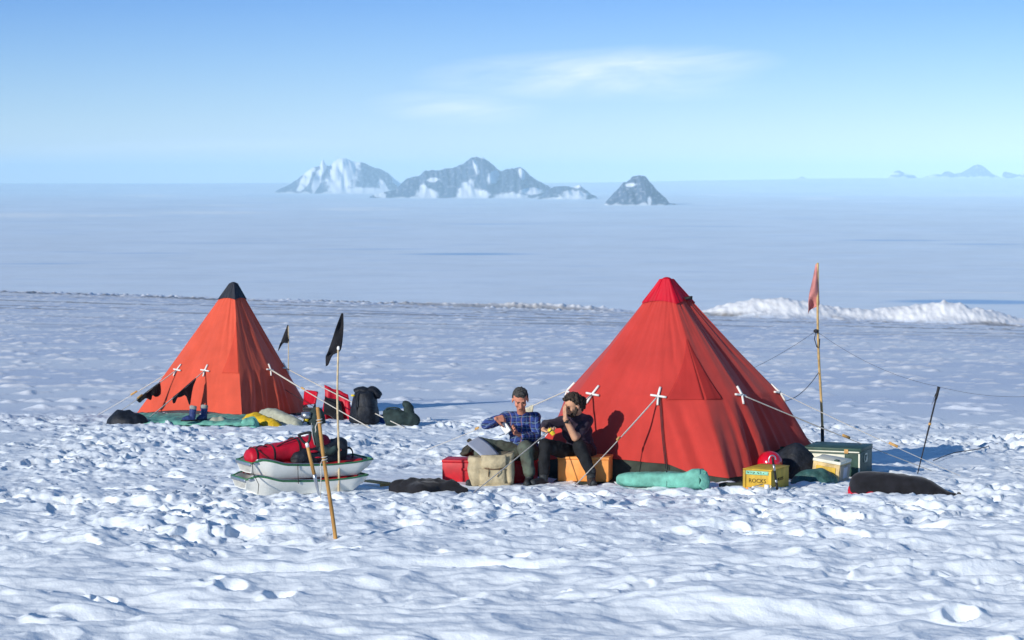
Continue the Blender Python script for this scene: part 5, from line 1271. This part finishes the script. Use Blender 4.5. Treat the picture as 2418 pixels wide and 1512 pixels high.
# hair: cap of short hair with an uneven edge
def hair(at, Rm, c, s_, mt, par, extra=(), keep=lambda x, y, z: True, amp=.006, thick=1.10, seed=3):
    V, Fc = ball((0, 0, 0), (1, 1, 1), 40, 28)
    ok = [keep(*v) for v in V]
    out_ = np.array([at(v[0] * .078 * thick, -.018 + v[1] * .096 * thick, .030 + v[2] * .092 * thick) for v in V]); inn = np.array([at(v[0] * .06, -.014 + v[1] * .075, .026 + v[2] * .07) for v in V])
    F2 = [f for f in Fc if all(ok[i] for i in f)]
    n_ = len(V); edges = {}
    for f in F2:
        for i in range(len(f)):
            e = (f[i], f[(i + 1) % len(f)]); edges[e] = 1
    F3 = list(F2) + [tuple(i + n_ for i in reversed(f)) for f in F2] + [(a, b_, b_ + n_, a + n_)[::-1] for (a, b_) in edges if (b_, a) not in edges]
    VV, FF = bake(merge((np.vstack([out_, inn]), F3), *extra), .006, 2) if True else None
    return add('hair', wrinkle(VV, FF, amp, 45, seed), mt, par)
hair(at, Rm, hc, 1, M['hair_grey'], r1, keep=lambda x, y, z: (z > .46 - .1 * abs(x) if y > .25 else (z > -.15 if y > -.35 else z > -.55)), extra=[ball(at(.0, .045, .105), (.05, .035, .022), 16, 10, Rm)])
for q in (-1, 1):
    add('eye', ball(at(q * .030, .079, .004), (.012, .006, .005), 10, 6, Rm), M['eye'], r1)
    add('eyebrow', cap_(at(q * .016, .089, .026), at(q * .046, .080, .028), .005, .004, 8), M['hair_grey'], r1)
add('mouth', cap_(at(-.020, .0905, -.064), at(.020, .0905, -.064), .0035, .0035, 8), M['eye'], r1)
# notebook in the hands
nb = Wp(1193, 1011, 27.90); nx, nz_ = nrm(np.array([.55, -.25, -.75])), nrm(np.array([.5, .75, .15]))
rn = root('notebook', nb, 'white open notebook held by the person in the plaid shirt', 'notebook')
add('pages', beam(nb - nx * .065, nb + nx * .065, .095, .014, up=nz_, bev=.003), M['page'], rn)
add('cover', beam(nb - nx * .068 + nz_ * .010, nb + nx * .068 + nz_ * .010, .10, .004, up=nz_, bev=.001), M['grey_felt'], rn)
tag(add('pen', tube([Wp(1178, 1030, 27.9), Wp(1200, 1022, 27.92)], .0045, 8), M['dark_rope']), 'dark pen held against the notebook', 'pen')
# --- person in black
hipc = Wp(1376, 1072, 28.42); chest = Wp(1362, 1018, 28.36); neckb = Wp(1363, 980, 28.22); hc = Wp(1352, 957, 28.10)
shL, shR = Wp(1325, 997, 28.22), Wp(1387, 994, 28.34)
elL, wrL = Wp(1288, 1017, 28.02), Wp(1290, 1019, 27.86); elR, wrR = Wp(1358, 1034, 28.00), Wp(1335, 989, 27.94)
elL = Wp(1290, 1003, 28.10); wrL = Wp(1283, 1015, 27.90)
hL, kL, aL = Wp(1356, 1072, 28.38), Wp(1286, 1052, 28.02), Wp(1284, 1122, 27.98)
hR, kR, aR = Wp(1388, 1072, 28.38), Wp(1368, 1055, 28.00), Wp(1396, 1126, 27.98)
r2 = root('person', (hipc[0], hipc[1], mz(28.3)), 'seated dark-haired person in black, one hand over the face, the other holding a yellow tin', 'person')
fwd = np.array([-.74, -.52, -.42]); up = np.array([-.30, -.28, .91])
hd, at, Rm = head(hc, fwd, up, 1.05, 1.0)
fc_ = at(0, .12, .0)
hdR = hand(wrR, at(-.01, .118, .04) - wrR, -(nrm(fwd)) * 1.0 + np.array([.2, .2, .1]), 1, (.06, .08, .10, .12), .2, 1.1)
hdL = hand(wrL, Wp(1299, 1022, 27.82) - wrL, (.3, -.2, .9), -1, (.55, .6, .65, .7), .5, 1.08)
parts = [hd, cap_(neckb + [0, .02, -.03], at(0, -.04, -.06), .058, .055), hdR, hdL, chain([shL, elL, wrL], [.05, .040, .028]), chain([shR, elR, wrR], [.05, .046, .031]),
         chain([hL, kL, aL], [.08, .055, .042]), chain([hR, kR, aR], [.08, .055, .042])] + torso(hipc, chest, neckb - [0, 0, .03], shL, shR, .145, .09, 0, .62)
add('body', bake(merge(*parts), .006, 3), M['skin2'], r2)
sh = [chain([shL, elL, wrL + (elL - wrL) * .2], [.068, .058, .046]), chain([shR, elR + (shR - elR) * .28], [.070, .066])] + torso(hipc + [0, 0, .02], chest, neckb - [0, 0, .015], shL, shR, .185, .130, 0)
sh += [tube([neckb + [.058 * math.cos(a), -.005 + .052 * math.sin(a), .012] for a in np.linspace(0, 2 * math.pi, 20)], .018, 8)]
add('sweater', wrinkle(*bake(merge(*sh), .009, 4), .007, 11, 8), M['sweater'], r2)
tr = [chain([hL, kL, aL + [0, 0, .04]], [.105, .080, .060]), chain([hR, kR, aR + [0, 0, .04]], [.105, .082, .060]), ball(hipc + [0, 0, -.03], (.17, .13, .11), 20, 12)]
add('trousers', wrinkle(*bake(merge(*tr), .010, 4), .009, 10, 9), M['dark_trousers'], r2)
for a_, f_ in ((aL, np.array([-.14, -.21, 0])), (aR, np.array([.02, -.26, 0]))):
    z_ = mz(a_[1]); g_ = np.array([a_[0], a_[1], z_])
    add('boot', bake(merge(cap_(g_ + [0, 0, .16], g_ + [0, 0, .06], .058, .052), cap_(g_ + [0, .02, .045], g_ + f_ * .9 + [0, 0, .042], .047, .042), box(g_ + f_ * .35 + [0, 0, .012], (.10, .28, .03), math.atan2(f_[1], f_[0]) + math.pi / 2, .01)), .008, 3), M['boot_dark'], r2)
hair(at, Rm, hc, 1, M['hair_brown'], r2, keep=lambda x, y, z: (z > .55 if y > .42 else (z > -.2 if y > -.15 else z > -.75)), amp=.011, thick=1.20,
     extra=[ball(at(-.01, -.13, -.03), (.05, .05, .06), 16, 12), ball(at(.0, -.10, -.06), (.055, .05, .06), 16, 12), ball(at(0, .05, .11), (.045, .035, .025), 14, 10)])
add('beard', wrinkle(*bake(merge(ball(at(0, .045, -.085), (.058, .05, .042), 18, 12, Rm), cap_(at(.060, .0, -.03), at(.045, .05, -.08), .022, .028), cap_(at(-.060, .0, -.03), at(-.045, .05, -.08), .022, .028)), .006, 2), .005, 40, 6), M['hair_brown'], r2)
for q in (-1, 1):
    add('eye', ball(at(q * .030, .079, .004), (.012, .008, .005), 10, 6, Rm), M['eye'], r2)
wd = nrm(elR - wrR); s0 = wrR + wd * .03
bb = nrm(np.cross(wd, [0, 1, 0])); b3 = np.cross(wd, bb)
add('wristwatch', merge(tube([s0 + bb * .037 * math.cos(a) + b3 * .035 * math.sin(a) for a in np.linspace(0, 2 * math.pi, 20)], .011, 8, .005), ball(s0 - b3 * .037 if b3[1] > 0 else s0 + b3 * .037, (.02, .012, .02), 12, 8)), M['black_rubber'], r2)
c = Wp(1302, 1020, 27.80); ax = nrm(np.array([.5, -.1, -.55]))
rc2 = root('tin', c, 'small yellow tin held by the person in black', 'tin')
add('can', tube([c - ax * .045, c - ax * .042, c + ax * .042, c + ax * .045], [.022, .026, .026, .022], 16), M['yellow_can'], rc2)
add('label_band', tube([c - ax * .018, c - ax * .004], .0268, 16), M['green_pack'], rc2)
# ------------------------------------------------------------------ haze: even air round the whole scene
def build_haze():
    V, Fc = box((0, 0, 0), (140000, 140000, 590), 0, 0)
    V = np.array(V); V[:, 2] += 295 - 160
    o = add('haze', (V, Fc), None or M['haze'], None, smooth=False, loc=(0, 0, 0))
    tag(o, kind='stuff')
m_ = bpy.data.materials.new('haze'); m_.use_nodes = True; nt = m_.node_tree; nt.nodes.clear()
out = nd(nt, 'ShaderNodeOutputMaterial'); pv = nd(nt, 'ShaderNodeVolumePrincipled')
pv.inputs['Color'].default_value = (.54, .81, 1.0, 1); pv.inputs['Density'].default_value = HAZE_D; pv.inputs['Anisotropy'].default_value = -0.43
nt.links.new(pv.outputs[0], out.inputs['Volume'])
M['haze'] = m_
build_haze()
